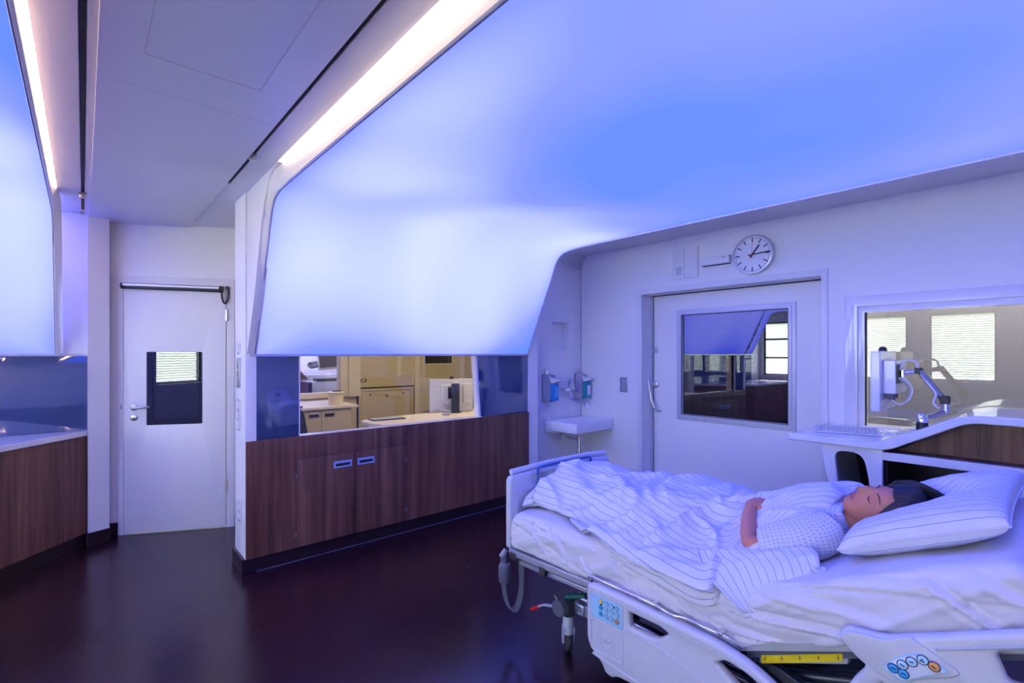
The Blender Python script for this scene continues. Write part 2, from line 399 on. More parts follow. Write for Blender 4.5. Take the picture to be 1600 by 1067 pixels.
# control room wall: white masonry with the opening
struct(plate('wall_front', WHITE, None, rect(.86, 3.593, 0, 2.8), [rect(1.192, 3.05, .905, 1.56)], 3.745, 3.785, fY, bev=.002))
struct(box('wall_front_strip', WHITE, None, 3.458, 3.593, 3.72, 3.76, 0, 2.8)); bpy.data.objects['wall_front_strip'].name = 'wall_front_return'
# back painted glass
tag(plate('glass_cladding', BGLASS, None, rect(.832, 1.190, .907, 1.487), [], 3.724, 3.732, fY, bev=.0008), 'dark blue glass wall panel left of the control room opening', 'glass panel')
tag(plate('glass_cladding', BGLASS, None, [(2.843, .907), (3.456, .907), (3.456, 1.487), (2.797, 1.487)], [], 3.724, 3.732, fY, bev=.0008), 'dark blue glass wall panel right of the control room opening', 'glass panel')
# opening lining
o = box('window_sill', LAQ, None, 1.19, 2.86, 3.716, 3.79, .897, .909); struct(o); o.name = 'trim_11'
jb = MB().prism([(2.822, .909), (2.846, .909), (2.802, 1.49), (2.778, 1.49)], 3.722, 3.79, fY).build('trim_12', LAQ, None); struct(jb)
struct(box('trim_13', LAQ, None, 1.184, 1.192, 3.72, 3.79, .909, 1.5))
pn = box('window_1', PANE_CLR, None, 1.192, 2.80, 3.77, 3.776, .909, 1.52); struct(pn)

# walnut cladding with two flush doors
root = empty('wall_cabinet', (2.1, 3.72, 0), 'long low walnut cabinet under the control room opening', 'cabinet')
plate('body', WOOD, root, rect(.832, 3.456, .103, .905), [rect(1.160, 2.043, .100+.004, .742)], 3.705, 3.74, fY, bev=.001)
box('carcass', DARK, root, 1.15, 2.05, 3.725, 3.742, .104, .75)
for a, b, hx, lab in ((1.162, 1.596, 1.432, 'left'), (1.600, 2.041, 1.620, 'right')):
    dr = plate('door', WOOD, root, rect(a, b, .106, .740), [], 3.703, 3.722, fY, bev=.001)
    hd = plate('handle', HANDB, dr, rpoly(rect(hx, hx+.14, .635, .685), .004, 3), [rpoly(rect(hx+.014, hx+.126, .646, .668), .003, 3)], 3.698, 3.706, fY, bev=.001)
    box('finger_slot', DARK, hd, hx+.012, hx+.128, 3.7025, 3.7045, .645, .669)
for hz in (.18, .60):
    for hx in (1.157, 2.043): box('hinge', STEEL, root, hx-.004, hx+.006, 3.700, 3.706, hz, hz+.035)
struct(box('baseboard_front', SOFTB, None, .832, 3.456, 3.725, 3.745, 0, .103))
struct(box('trim_14', mat('trim_reflection_blue', (.10, .12, .2), .3), None, .832, 3.40, 3.722, 3.7252, 0, .005))  # added strip; its blue paints in the reflection along the kick's floor edge

# ---- niche wall with basin
struct(plate('wall_niche', WHITE, None, rect(3.55, XB, 0, 2.55), [rect(3.967, 4.25, 1.556, 1.862)], 3.87, 3.99, fY, bev=.002))
box('wall_niche_back', WHITE, None, 3.94, 4.27, 3.965, 4.0, 1.53, 1.89); struct(bpy.data.objects['wall_niche_back']); bpy.data.objects['wall_niche_back'].name = 'trim_15'
struct(box('wall_side_return', WHITE, None, 3.57, 3.593, 3.74, 3.88, 0, 2.8)); bpy.data.objects['wall_side_return'].name = 'trim_16'
# curved soffit
prof = [(3.87, 2.5)]+[(3.87-.15*(1-cos(a)), 2.52+.15*sin(a)) for a in [pi/2*k/8 for k in range(1, 9)]]
rows = [[Vector((3.40, y, z)), Vector((XB+.01, y, z))] for y, z in prof+[(2.4, 2.67), (.6, 2.67), (-2.6, 2.67)]]
o = MB().grid(rows).build('soffit', WHITE, None, solid=.02); struct(o); o.name = 'trim_17'
struct(box('trim_18', mat('seam', (.4, .4, .5), .5), None, 3.43, XB, 2.62, 2.622, 2.668, 2.6705))
dl = empty('downlight', (4.04, 3.28, 2.67), 'tiny round metal spot in the soffit above the basin', 'light')
MB().lathe([(.02, 2.655), (.034, 2.656), (.036, 2.662), (.036, 2.67)], (4.04, 3.28, 0), 20).build('ring', STEEL, dl)
MB().lathe([(.0, 2.652), (.019, 2.653), (.02, 2.66)], (4.04, 3.28, 0), 16).build('lens', FRAME, dl)

ALUF = mat('aluminium_frame', (.60, .62, .70), .42, .25)
# ---- wall B with sliding door and observation window
struct(plate('wall_right', WHITE, None, rect(YK, 3.99, 0, 2.8), [rect(1.340, 3.030, -.001, 2.135) if False else rect(1.340, 3.030, .0005, 2.135), rect(-1.2, 1.085, .96, 1.84)], XB, XB+.20, fX, bev=.0002))
# vertical corner joint and panel joints
struct(box('trim_19', mat('corner_joint', (.35, .33, .42), .5), None, 4.446, 4.452, 3.864, 3.870, .3, 2.5))
# sliding door frame
fr = empty('door_1', (XB, 2.2, 0)); struct(fr)
plate('door_frame', FRAME, fr, rect(1.300, 3.072, 0, 2.178), [rect(1.345, 3.028, .0005, 2.130)], XB-.012, XB+.02, fX, bev=.003)
MB().box(XB-.005, XB+.20, 3.024, 3.032, 0, 2.13).box(XB-.005, XB+.20, 1.338, 1.348, 0, 2.13).box(XB-.005, XB+.20, 1.34, 3.03, 2.128, 2.137).build('door_lining', FRAME, fr)
MB().box(XB+.15, XB+.19, 3.012, 3.024, 0, 2.128).build('guide_rail', ALUF, fr)
MB().box(XB+.20, XB+.26, 1.2, 3.1, 2.1235, 2.16).build('top_gap', DARK, fr)
MB().box(XB+.205, XB+.26, 3.0165, 3.06, 0, 2.12).build('edge_gap', DARK, fr)
KY, KZ, XD = 1.044, -.066, XB+.205        # the leaf slides behind the 20 cm wall
def dr_(y0, y1, z0, z1): return rect(y0*KY, y1*KY, max(.008, z0*KY+KZ), z1*KY+KZ)
lf = plate('door_leaf', WHITE, fr, [(1.25, .008), (3.014, .008), (3.014, 2.119), (1.25, 2.119)], [dr_(1.60, 2.61, .88, 1.925)], XD, XD+.055, fX, bev=.002)
plate('window_frame', ALUF, lf, dr_(1.533, 2.617, .860, 1.936), [dr_(1.594, 2.560, .915, 1.880)], XD-.014, XD+.02, fX, bev=.003)
plate('glazing_bead', ALUF, lf, dr_(1.565, 2.588, .885, 1.908), [dr_(1.592, 2.563, .912, 1.884)], XD-.020, XD-.006, fX, bev=.002)
plate('frame_shadow_line', DKMET, lf, dr_(1.588, 2.568, .908, 1.889), [dr_(1.594, 2.560, .915, 1.880)], XD-.0215, XD-.018, fX, bev=.0005)
bl = MB()
ya_, yb_ = 1.60*KY, 2.556*KY
for i in range(62):
    z = (.925+i*.0155)*KY+KZ
    bl.add([(XD+.018, ya_, z), (XD+.018, yb_, z), (XD+.026, yb_, z+.0098), (XD+.026, ya_, z+.0098)], [(0, 1, 2, 3)])
for y in (1.83, 2.11, 2.38): bl.box(XD+.017, XD+.018, y*KY, y*KY+.002, .90, 1.88)
bl.build('venetian_blind', mat('blind_grey', (.15, .155, .18), .4), lf, smooth=False)
box('dark_backing', mat('door_back', (.012, .013, .02), .6), lf, XD+.045, XD+.05, 1.60, 2.74, .84, 1.95)
box('glass', PANE_DOOR, lf, XD+.004, XD+.008, 1.65, 2.69, .87, 1.91)
xh = XD
MB().lathe([(.030, 0), (.030, -.006), (.026, -.012), (.012, -.014), (.010, -.022), (0, -.024)], (xh, 2.862*KY, 1.545), 24, 'x').build('lock_rosette', STEEL, lf)
MB().lathe([(.042, 0), (.042, -.006), (.036, -.016), (.022, -.022), (.020, -.040), (0, -.042)], (xh, 2.862*KY, 1.190*KY+KZ), 24, 'x').build('handle_rosette', STEEL, lf)
hp = [(-.0, 2.925, 1.275), (-.05, 2.925, 1.29), (-.070, 2.924, 1.27), (-.072, 2.915, 1.17), (-.072, 2.892, 1.05), (-.070, 2.862, .965), (-.060, 2.838, .932), (-.02, 2.828, .922), (0, 2.826, .922)]
MB().tube([(xh+q[0], q[1]*KY-.02, q[2]*KY+KZ) for q in hp], .0125, 12).build('bow_handle', STEEL, lf, sharp=60)
# observation window
ow = empty('window_2', (XB, 0, 1.4)); struct(ow)
plate('window_frame', LAQ, ow, rect(-1.3, 1.182, .86, 1.938), [rect(-1.2, 1.100, .94, 1.862)], XB-.022, XB+.02, fX, bev=.004)
plate('inner_frame', LAQ, ow, rect(-1.22, 1.105, .93, 1.866), [rect(-1.2, 1.058, .952, 1.815)], XB-.006, XB+.05, fX, bev=.003)
box('edge_seal', DARK, ow, XB+.012, XB+.03, 1.052, 1.058, .95, 1.815)
box('glass', PANE_OBS, ow, XB+.03, XB+.036, -1.2, 1.058, .95, 1.815)
struct(box('wall_beyond', TAN, None, 5.58, 5.62, -2.8, 3.99, 0, 2.8)); struct(box('wall_beyond_divider', TAN, None, XB+.2, 5.6, 1.15, 1.2, 0, 2.8))
# ---- door wall (entry) : local frame s along the wall, w towards the room, z up
P0 = Vector((.262, 5.212)); DD = Vector((.8928, -.4504)); NN = Vector((-.4504, -.8928))
def Lp(s, z, w): return Vector((P0.x+DD.x*s+NN.x*w, P0.y+DD.y*s+NN.y*w, z))
LM = Matrix(((DD.x, NN.x, 0, P0.x), (DD.y, NN.y, 0, P0.y), (0, 0, 1, 0), (0, 0, 0, 1)))   # local (s, w, z)
def lbox(name, m, parent, s0, s1, w0, w1, z0, z1, **k): return MB().box(s0, s1, w0, w1, z0, z1, M=LM).build(name, m, parent, **k)
struct(plate('wall_entry', WHITE, None, rect(-.5, 1.05, 0, 2.8), [rect(-.012, .790, .0005, 2.10)], -.15, 0, Lp, bev=.0002))
dr = empty('door_2', (.6, 5.04, 0)); struct(dr)
plate('door_frame', FRAME, dr, rect(-.045, .828, 0, 2.15), [rect(-.006, .765, .0005, 2.085)], -.03, .014, Lp, bev=.003)
leaf = plate('door_leaf', WHITE, dr, rect(-.001, .760, .012, 2.080), [rpoly(rect(.170, .574, .912, 1.516), .008, 3)], -.02, .018, Lp, bev=.002)
plate('window_frame', BLACK, leaf, rpoly(rect(.164, .580, .906, 1.521), .01, 4), [rect(.205, .545, .955, 1.478)], -.004, .0185, Lp, bev=.0008)
e = MB()
for i in range(34):
    z = .96+i*.0154; e.add([LM @ Vector(p) for p in ((.205, -.002, z), (.545, -.002, z), (.545, -.009, z+.0085), (.205, -.009, z+.0085))], [(0, 1, 2, 3)])
for s_ in (.29, .46): e.box(s_, s_+.002, -.0015, -.0005, .96, 1.475, M=LM)
e.build('venetian_blind', mat('blind_pale', (.30, .30, .36), .5), leaf, smooth=False)
lbox('dark_backing', MATS['door_back'], leaf, .19, .56, -.024, -.02, .93, 1.50)
lbox('glass', glass_pane('entry_glass', (.6, .62, .66), .13), leaf, .166, .578, .0186, .0206, .908, 1.519)
LR = LM.copy()
hm = MB()
def lrose(r, h, s_, z, n=20):
    q = MB(); vs = []
    prof = [(r, 0), (r, h*.7), (r*.85, h), (0, h)]
    for rr, hh in prof:
        for k_ in range(n): vs.append(LM @ Vector((s_+rr*cos(2*pi*k_/n), .018+hh, z+rr*sin(2*pi*k_/n))))
    fs = [(i*n+k_, i*n+(k_+1) % n, (i+1)*n+(k_+1) % n, (i+1)*n+k_) for i in range(3) for k_ in range(n)]
    return q.add(vs, fs)
hd = lrose(.027, .009, .073, 1.058).tube([LM @ Vector(p) for p in ((.073, .02, 1.058), (.073, .06, 1.058), (.082, .072, 1.058), (.10, .074, 1.058), (.15, .072, 1.060), (.185, .068, 1.062), (.197, .058, 1.062))], .0105, 12).build('lever_handle', STEEL, leaf, sharp=50)
kr = lrose(.027, .009, .073, .973).build('lock_rosette', STEEL, leaf)
MB().box(.069, .077, .0275, .0285, .955, .978, M=LM).build('keyhole', BLACK, kr)
lbox('latch_slot', DARK, dr, -.022, -.018, .013, .016, 1.045, 1.085)
# door closer rail above the leaf
cl = empty('door_safety_bar', (.6, 5.0, 2.06), 'round aluminium bar with black lower edge across the top of the white entry door', 'door closer')
MB().tube([Lp(.005, 2.076, .045), Lp(.728, 2.068, .045)], .017, 14).build('bar', ALU, cl, sharp=50)
MB().tube([Lp(.005, 2.052, .043), Lp(.728, 2.044, .043)], .011, 10).build('rubber_edge', BLACK, cl, sharp=50)
MB().tube([Lp(-.004, 2.066, .045), Lp(.008, 2.066, .045)], .026, 14).build('end_cap', BLACK, cl, sharp=50)
MB().tube([Lp(.722, 2.058, .045), Lp(.744, 2.058, .045)], .03, 14).build('end_cap', BLACK, cl, sharp=50)
MB().tube(spl([tuple(Lp(*q)) for q in ((.734, 2.045, .04), (.738, 1.985, .04), (.752, 1.945, .042), (.768, 1.943, .04), (.783, 1.985, .03), (.784, 2.04, .025), (.776, 2.075, .02))]), .0075, 10).tube([Lp(.776, 2.075, .012), Lp(.776, 2.075, .03)], .016, 12).build('flexible_cable', BLACK, cl, sharp=60)
for z, nm in ((1.84, ''), (.36, '')):
    lbox('hinge', STEEL, dr, .758, .776, .014, .032, z-.055, z+.055, bevel=.003)
struct(MB().box(-.14, -.045, 0, .02, 0, .105, M=LM).build('baseboard_entry', SOFTB, None)); struct(MB().box(.83, 1.0, 0, .02, 0, .105, M=LM).build('baseboard_entry_right', SOFTB, None))
# left pillar and bay
struct(box('wall_left_bay', WHITE, None, -3.3, .027, YL+.012, YL+.25, 0, 2.8)); bpy.data.objects['wall_left_bay'].name = 'wall_left'
tag(box('white_wall_panel', WHITE, None, -.112, .027, YL-.004, YL+.012, 1.502, 2.598), 'narrow white wall panel right of the left luminous sheet', 'panel')
pl = MB().prism([(.027, 5.085), (.160, 5.135), (.160, 5.5), (.027, 5.5)], 0, 2.6, fZ).build('wall_left_pillar', WHITE, None); struct(pl)
struct(MB().prism([(.022, 5.066), (.166, 5.122), (.166, 5.20), (.022, 5.2)], 0, .10, fZ).build('baseboard_left', SOFTB, None))
tag(plate('glass_splashback', BGLASS, None, rect(-2.7, .025, .902, 1.487), [], YL, YL+.01, fY, bev=.001), 'blue grey glass splashback above the white wedge shaped counter', 'glass panel')
# counter
tag(MB().prism([(.027, 5.100), (.027, YL), (-2.7, YL), (-2.7, 4.2), (-.75, 4.2), (-.407, 4.592)], .862, .902, fZ).build('worktop', LAQ, None, bevel=.004), 'white wedge shaped worktop on the walnut cabinet at the left edge', 'worktop')
cb = empty('counter_cabinet', (-.3, 4.8, 0), 'walnut base cabinet under the white worktop at the left edge', 'cabinet')
MB().prism([(.024, 5.108), (.024, YL+.0), (-2.6, YL), (-2.6, 4.22), (-.757, 4.22), (-.412, 4.608)], .10, .862, fZ).build('body', WOOD, cb)
MB().prism([(.020, 5.128), (.02, YL+.01), (-2.6, YL), (-2.6, 4.25), (-.765, 4.25), (-.42, 4.638)], 0, .10, fZ).build('plinth', SOFTB, cb)
jx = Vector((-.166, 4.892)); jd = Vector((-.434, -.5)).normalized(); jn = Vector((.755, -.655))
MB().prism([(jx.x, jx.y), (jx.x+jd.x*.003, jx.y+jd.y*.003), (jx.x+jd.x*.003+jn.x*.0012, jx.y+jd.y*.003+jn.y*.0012), (jx.x+jn.x*.0012, jx.y+jn.y*.0012)], .1, .862, fZ).build('door_joint', DARK, cb)

# ---- window wall (left, behind the camera) and rear wall
WY = [(-1.56, -.63), (-.31, .62), (.94, 1.87), (2.19, 3.12), (3.42, 4.05), (4.30, 5.04)]
struct(plate('wall_window_side', mat('inner_wall_grey', (.42, .42, .46), .6), None, rect(YK-.2, YL+.2, 0, 2.8), [rect(a, b, 1.0, 2.27) for a, b in WY], XW-.22, XW, fX, bev=.0002)); bpy.data.objects['wall_window_side'].name = 'wall_back_left'
SLAT = bpy.data.materials.new('blind_slat'); SLAT.use_nodes = True; nt = SLAT.node_tree; nt.nodes.clear()
o_ = nt.nodes.new('ShaderNodeOutputMaterial'); d_ = nt.nodes.new('ShaderNodeBsdfDiffuse'); t_ = nt.nodes.new('ShaderNodeBsdfTranslucent'); m_ = nt.nodes.new('ShaderNodeMixShader')
d_.inputs[0].default_value = (.85, .86, .86, 1); t_.inputs[0].default_value = (.85, .87, .86, 1); m_.inputs[0].default_value = .55
nt.links.new(d_.outputs[0], m_.inputs[1]); nt.links.new(t_.outputs[0], m_.inputs[2]); nt.links.new(m_.outputs[0], o_.inputs[0])
for i, (a, b) in enumerate(WY):
    w = empty('window_%d' % (i+3), (XW, (a+b)/2, 1.6)); struct(w)
    plate('window_frame', MATS['dark_metal'], w, rect(a-.02, b+.02, .98, 2.29), [rect(a+.035, b-.035, 1.035, 2.235)], XW-.12, XW-.06, fX, bev=.003)
    if i == 5: MB().box(XW-.115, XW-.065, a, b, 1.40, 1.44).box(XW-.115, XW-.065, a, b, 1.84, 1.88).build('glazing_bar', DKMET, w)
    bm_ = MB(); z = 1.06
    while z < 2.24:
        sl = [(-.172, .004), (-.158, -.004), (-.148, -.016), (-.144, -.036)]
        bm_.add([(XW+q[0], yy_, z+q[1]) for q in sl for yy_ in (a+.02, b-.02)], [(0, 1, 3, 2), (2, 3, 5, 4), (4, 5, 7, 6)]); z += .042
    for yy in (a+.2, b-.2): bm_.box(XW-.150, XW-.148, yy, yy+.006, 1.03, 2.25)
    bm_.build('venetian_blind', SLAT, w, smooth=False)
struct(box('wall_rear', WHITE, None, -3.4, 5.0, YK-.2, YK, 0, 2.8))
struct(box('ground', mat('lawn', (.18, .30, .08), .9), None, -30, -3.6, -20, 20, -.6, -.5)); bpy.data.objects['ground'].name = 'ground'

# ---- things on the walls
def sq_panel(): pass
ic = empty('intercom', (XB, 2.52, 2.39), 'flat white two-part intercom panel left of the door sign', 'intercom')
box('backplate', LAQ, ic, XB-.010, XB, 2.385, 2.660, 2.240, 2.545, bevel=.002)
box('speaker_module', LAQ, ic, XB-.016, XB-.010, 2.530, 2.655, 2.246, 2.540, bevel=.0015)
box('call_module', LAQ, ic, XB-.018, XB-.010, 2.392, 2.524, 2.246, 2.540, bevel=.0015)
g = MB()
for i in range(5): g.box(XB-.0172, XB-.016, 2.555, 2.615, 2.285+i*.016, 2.290+i*.016)
g.build('speaker_slots', GREYP, ic)
g = MB()
for i in range(3): g.box(XB-.0166, XB-.016, 2.55, 2.64, 2.44+i*.03, 2.442+i*.03)
g.build('label_lines', MIDG, ic)
sg = empty('door_sign', (XB, 2.2, 2.37), 'small white rectangular sign box between intercom and clock', 'sign')
box('housing', ALU, sg, XB-.055, XB, 2.068, 2.335, 2.330, 2.402, bevel=.002)
box('face', DIAL, sg, XB-.058, XB-.054, 2.080, 2.330, 2.340, 2.400)
box('underside', INK, sg, XB-.054, XB-.002, 2.075, 2.330, 2.326, 2.331)
box('print', MIDG, sg, XB-.0585, XB-.058, 2.105, 2.135, 2.380, 2.392)
ck = empty('wall_clock', (XB, 1.867, 2.369), 'round white station clock above the sliding door showing quarter past one', 'clock')
cx = (XB, 1.867, 2.369)
MB().lathe([(.16, 0), (.170, -.004), (.172, -.045), (.168, -.056), (.160, -.058), (.158, -.040)], cx, 64, 'x', cap=False).build('rim', ALU, ck)
MB().lathe([(0, -.046), (.159, -.046), (.159, -.04), (0, -.04)], cx, 64, 'x').build('dial', DIAL, ck)
tk = MB()
for i in range(60):
    a = 2*pi*i/60; big = i % 5 == 0; r0, r1, w = (.108, .150, .0062) if big else (.138, .150, .0022)
    Mx = Matrix.Translation(cx) @ Matrix.Rotation(a, 4, 'X')
    tk.box(-.0475, -.046, -w/2*1.4, w/2*1.4, r0, r1, M=Mx)
tk.build('hour_marks', INK, ck)
def hand(ang, r0, r1, w, x, m, nm):
    Mx = Matrix.Translation(cx) @ Matrix.Rotation(ang, 4, 'X')
    MB().box(x, x+.001, -w/2, w/2, r0, r1, M=Mx).build(nm, m, ck)
# seen from the room, clockwise turns towards -Y
hand(R(37), -.03, .098, .015, -.050, GOLD, 'hour_hand'); hand(R(86), -.035, .150, .011, -.052, INK, 'minute_hand'); hand(R(0), -.03, .14, .002, -.054, RED, 'second_hand')
MB().lathe([(0, -.056), (.007, -.056), (.007, -.046)], cx, 12, 'x').build('hub', RED, ck)
sw = empty('light_switch', (XB, 3.26, 1.17), 'grey metal double light switch between basin and sliding door', 'switch')
box('plate', STEEL, sw, XB-.008, XB, 3.208, 3.302, 1.088, 1.250, bevel=.002)
for z in (1.096, 1.172):
    rk = box('rocker', MIDG, sw, XB-.013, XB-.008, 3.215, 3.295, z, z+.070, bevel=.002)
    box('rocker_face', ALU, rk, XB-.0145, XB-.013, 3.222, 3.270, z+.010, z+.060, bevel=.001)
# fittings on the pillar end face (x=.83)
def pill(y0, y1, z0, z1, m, name, label, cat, extra=None):
    r = empty(name, (.83, (y0+y1)/2, z0), label, cat); box('plate', m, r, .820, .83, y0, y1, z0, z1, bevel=.002); 
    if extra: extra(r)
    return r
pill(3.835, 3.91, 1.50, 1.575, LAQ, 'light_switch', 'single white switch high on the narrow pillar face', 'switch', lambda r: box('rocker', FRAME, r, .815, .820, 3.848, 3.897, 1.512, 1.562, bevel=.002))
pill(3.835, 3.925, 1.265, 1.475, STEEL, 'wall_keypad', 'tall metal control strip between white switches on the pillar face', 'switch', lambda r: [box('button', MIDG, r, .817, .820, 3.86, 3.90, 1.29+i*.055, 1.325+i*.055, bevel=.001) for i in range(3)])
pill(3.835, 3.91, .965, 1.185, LAQ, 'light_switch', 'triple white switch below the metal control strip on the pillar', 'switch', lambda r: [box('rocker', FRAME, r, .815, .820, 3.848, 3.897, .978+i*.07, 1.030+i*.07, bevel=.002) for i in range(3)])
pill(3.80, 3.885, .33, .48, LAQ, 'wall_socket', 'white double wall socket low on the pillar face', 'socket', lambda r: [MB().lathe([(.022, .821), (.022, .8175), (.018, .8175), (.018, .823)], (0, 3.842, .37+i*.07), 20, 'x').build('socket_ring', FRAME, r) for i in range(2)])

# ---- basin
bs = empty('wash_basin', (4.13, 3.63, .62), 'white ceramic wash basin in the wall corner', 'basin')
x0, x1, y0, y1 = 3.82, XB-.004, 3.385, 3.866
rows = []
def ring(xa, xb, ya, yb, z, r=.03, n=5):
    return [Vector((u, v, z)) for u, v in rpoly([(xa, ya), (xb, ya), (xb, yb), (xa, yb)], r, n)]
rr = [ring(x0+.14, x1-.06, y0+.13, y1-.04, .655), ring(x0+.03, x1-.01, y0+.035, y1-.005, .665), ring(x0+.012, x1-.004, y0+.012, y1, .675), ring(x0, x1, y0, y1, .772), ring(x0+.004, x1-.002, y0+.004, y1-.001, .778),
      ring(x0+.016, x1-.014, y0+.016, y1-.09, .778), ring(x0+.024, x1-.022, y0+.024, y1-.10, .770), ring(x0+.05, x1-.05, y0+.05, y1-.12, .715, .06), ring(x0+.12, x1-.12, y0+.12, y1-.19, .695, .06), ring(x0+.29, x1-.29, y0+.2, y1-.26, .690, .02)]
MB().grid(rr, closed=True).add([v for v in rr[-1]], [tuple(range(len(rr[-1])))]).add([v for v in rr[0]], [tuple(range(len(rr[0])))[::-1]]).build('bowl', CERAM, bs, sharp=50)
MB().lathe([(.0, .699), (.022, .699), (.024, .694)], (4.13, 3.60, 0), 16).build('drain', CHROME, bs)
MB().tube([(4.10, 3.80, .66), (4.10, 3.80, .655), (3.9, 3.8, .655)], .001, 4).build('lower_rim', CERAM, bs)
box('mounting_plate', FRAME, bs, 3.86, 4.40, 3.72, 3.868, .645, .668)
sp_ = empty('drain_siphon', (4.1, 3.7, .45), 'chrome bottle siphon under the corner wash basin', 'pipe')
MB().tube([(4.12, 3.60, .66), (4.12, 3.60, .42)], .028, 16).build('trap', CHROME, sp_, sharp=50)
MB().tube([(4.12, 3.60, .56), (4.12, 3.70, .56), (4.12, 3.862, .565)], .013, 12).build('pipe', CHROME, sp_, sharp=60)
MB().lathe([(.04, 3.868), (.04, 3.862), (.030, 3.845), (.014, 3.842)], (4.12, 0, .565), 20, 'y').build('wall_rosette', CHROME, sp_)
# tap
tp = empty('wall_tap', (4.17, 3.86, 1.1), 'chrome wall mounted tap with elbow lever above the basin', 'tap')
MB().tube([(4.10, 3.866, 1.10), (4.10, 3.82, 1.10)], .026, 14).tube([(4.26, 3.866, 1.10), (4.26, 3.82, 1.10)], .026, 14).tube([(4.08, 3.80, 1.10), (4.28, 3.80, 1.10)], .022, 14).tube([(4.18, 3.80, 1.07), (4.18, 3.80, 1.20)], .026, 14).tube([(4.18, 3.80, 1.17), (4.18, 3.78, 1.20)], .03, 12).build('mixer_body', CHROME, tp, sharp=50)
MB().tube([(4.18, 3.80, 1.08), (4.18, 3.78, 1.00), (4.18, 3.70, .97), (4.18, 3.60, .965), (4.18, 3.55, .945)], .013, 12).build('spout', CHROME, tp, sharp=60)
MB().tube([(4.18, 3.56, .95), (4.185, 3.545, .935), (4.185, 3.54, .915)], [.018, .022, .03], 14).build('spray_head', LAQ, tp, sharp=60)
MB().tube([(4.18, 3.78, 1.20), (4.12, 3.70, 1.135), (4.02, 3.60, 1.11), (3.93, 3.55, 1.11)], [.012, .011, .014, .016], 10, flat=.5).build('elbow_lever', CHROME, tp, sharp=60)
# soap dispensers
def dispenser(ox, oy, yaw, bm_, label):
    root = empty('soap_dispenser', (ox, oy, .98), label, 'dispenser')
    M = Matrix.Translation((ox, oy, .975)) @ Matrix.Rotation(yaw, 4, 'Z') @ Matrix.Diagonal((1, 1, 1.13, 1))      # local: -y is away from wall
    side = [(0, 0), (-.105, .012), (-.118, .05), (-.118, .20), (-.10, .262), (0, .27)]
    MB().prism(side, -.048, -.040, lambda u, v, w: M @ Vector((w, u, v))).prism(side, .040, .048, lambda u, v, w: M @ Vector((w, u, v))).box(-.048, .048, -.008, 0, 0, .27, M=M).box(-.048, .048, -.11, 0, 0, .010, M=M).build('housing', ALU, root)
    b = MB().prism(rpoly([(-.037, -.04), (-.037, -.175), (.037, -.175), (.037, -.04)], .014, 4), .02, .185, lambda u, v, w: M @ Vector((u, v, w))).build('bottle', bm_, root)
    MB().box(-.028, .028, -.1765, -.1755, .055, .15, M=M).build('bottle_label', FRAME if bm_ is BOTG else mat('label_blue', (.10, .40, .75), .4), b)
    MB().prism([(-.04, .19), (-.15, .185), (-.225, .205), (-.235, .222), (-.14, .228), (-.06, .25)], -.03, .03, lambda u, v, w: M @ Vector((w, u, v))).build('pump_head', LAQ, root, bevel=.004)
    MB().tube([M @ Vector(p) for p in ((-.034, -.05, .25), (-.034, -.02, .315), (.034, -.02, .315), (.034, -.05, .25))], .0035, 8).box(-.03, .03, -.03, -.028, .27, .31, M=M).build('arm_lever', CHROME, root) if bm_ is BOTB else MB().tube([M @ Vector(p) for p in ((-.034, -.06, .25), (-.034, -.02, .315), (.034, -.02, .315), (.034, -.06, .25))], .0035, 8).build('arm_lever', CHROME, root)
    return root
dispenser(3.855, 3.868, 0, BOTB, 'wall soap dispenser with blue bottle, left of the tap')
dispenser(4.388, 3.868, 0, BOTG, 'wall soap dispenser with teal bottle, right of the tap in the corner')
# ================================================================== CONTROL ROOM behind the opening
struct(plate('wall_control_back', CREAM, None, rect(.2, 5.5, 0, 2.8), [rect(.9, 2.60, .995, 2.2)], 6.5, 6.62, fY, bev=.0002))
struct(box('wall_control_left', CREAM, None, 1.08, 1.16, 4.86, 6.5, 0, 2.8)); struct(box('wall_control_right', CREAM, None, 5.3, 5.4, 3.99, 9.0, 0, 2.8))
w = empty('window_9', (2.0, 6.5, 1)); struct(w)
plate('window_frame', CREAM3, w, rect(.8, 2.70, .93, 2.25), [rect(.9, 2.60, .995, 2.2)], 6.47, 6.52, fY, bev=.003)
box('frame_post', CREAM3, w, 2.70, 2.86, 6.44, 6.50, .93, 2.7)
box('glass', PANE_CLR, w, .9, 2.6, 6.56, 6.566, .99, 2.2)
d = empty('door_3', (4.1, 6.5, 0)); struct(d)
plate('door_frame', CREAM3, d, rect(3.72, 4.62, 0, 2.1), [rect(3.80, 4.54, .0005, 2.04)], 6.47, 6.5, fY, bev=.003)
lf = box('door_leaf', CREAM, d, 3.80, 4.54, 6.475, 6.499, .01, 2.04)
plate('window_frame', CREAM3, lf, rect(3.86, 4.40, 1.335, 1.95), [rect(3.885, 4.375, 1.36, 1.93)], 6.46, 6.478, fY, bev=.002)
box('glass', MEMB, lf, 3.885, 4.375, 6.47, 6.474, 1.36, 1.93)
h = empty('wall_hatch', (3.25, 6.5, .9), 'cream service hatch in the wall of the control room', 'hatch')
box('shadow_gap', DARK, h, 2.83, 3.72, 6.494, 6.4985, .2, 1.04)
plate('frame', CREAM2, h, rect(2.85, 3.70, .2, 1.02), [rect(2.895, 3.655, .25, .985)], 6.475, 6.494, fY, bev=.002)
box('flap', CREAM2, h, 2.90, 3.65, 6.482, 6.493, .25, .98)
MB().lathe([(.012, 6.482), (.012, 6.474), (0, 6.473)], (3.02, 0, .93), 12, 'y').build('lock', GREYP, h)
MB().lathe([(.012, 6.482), (.012, 6.474), (0, 6.473)], (3.53, 0, .93), 12, 'y').build('lock', GREYP, h)
box('label_plate', GREYP, h, 3.255, 3.285, 6.474, 6.483, .895, .925)
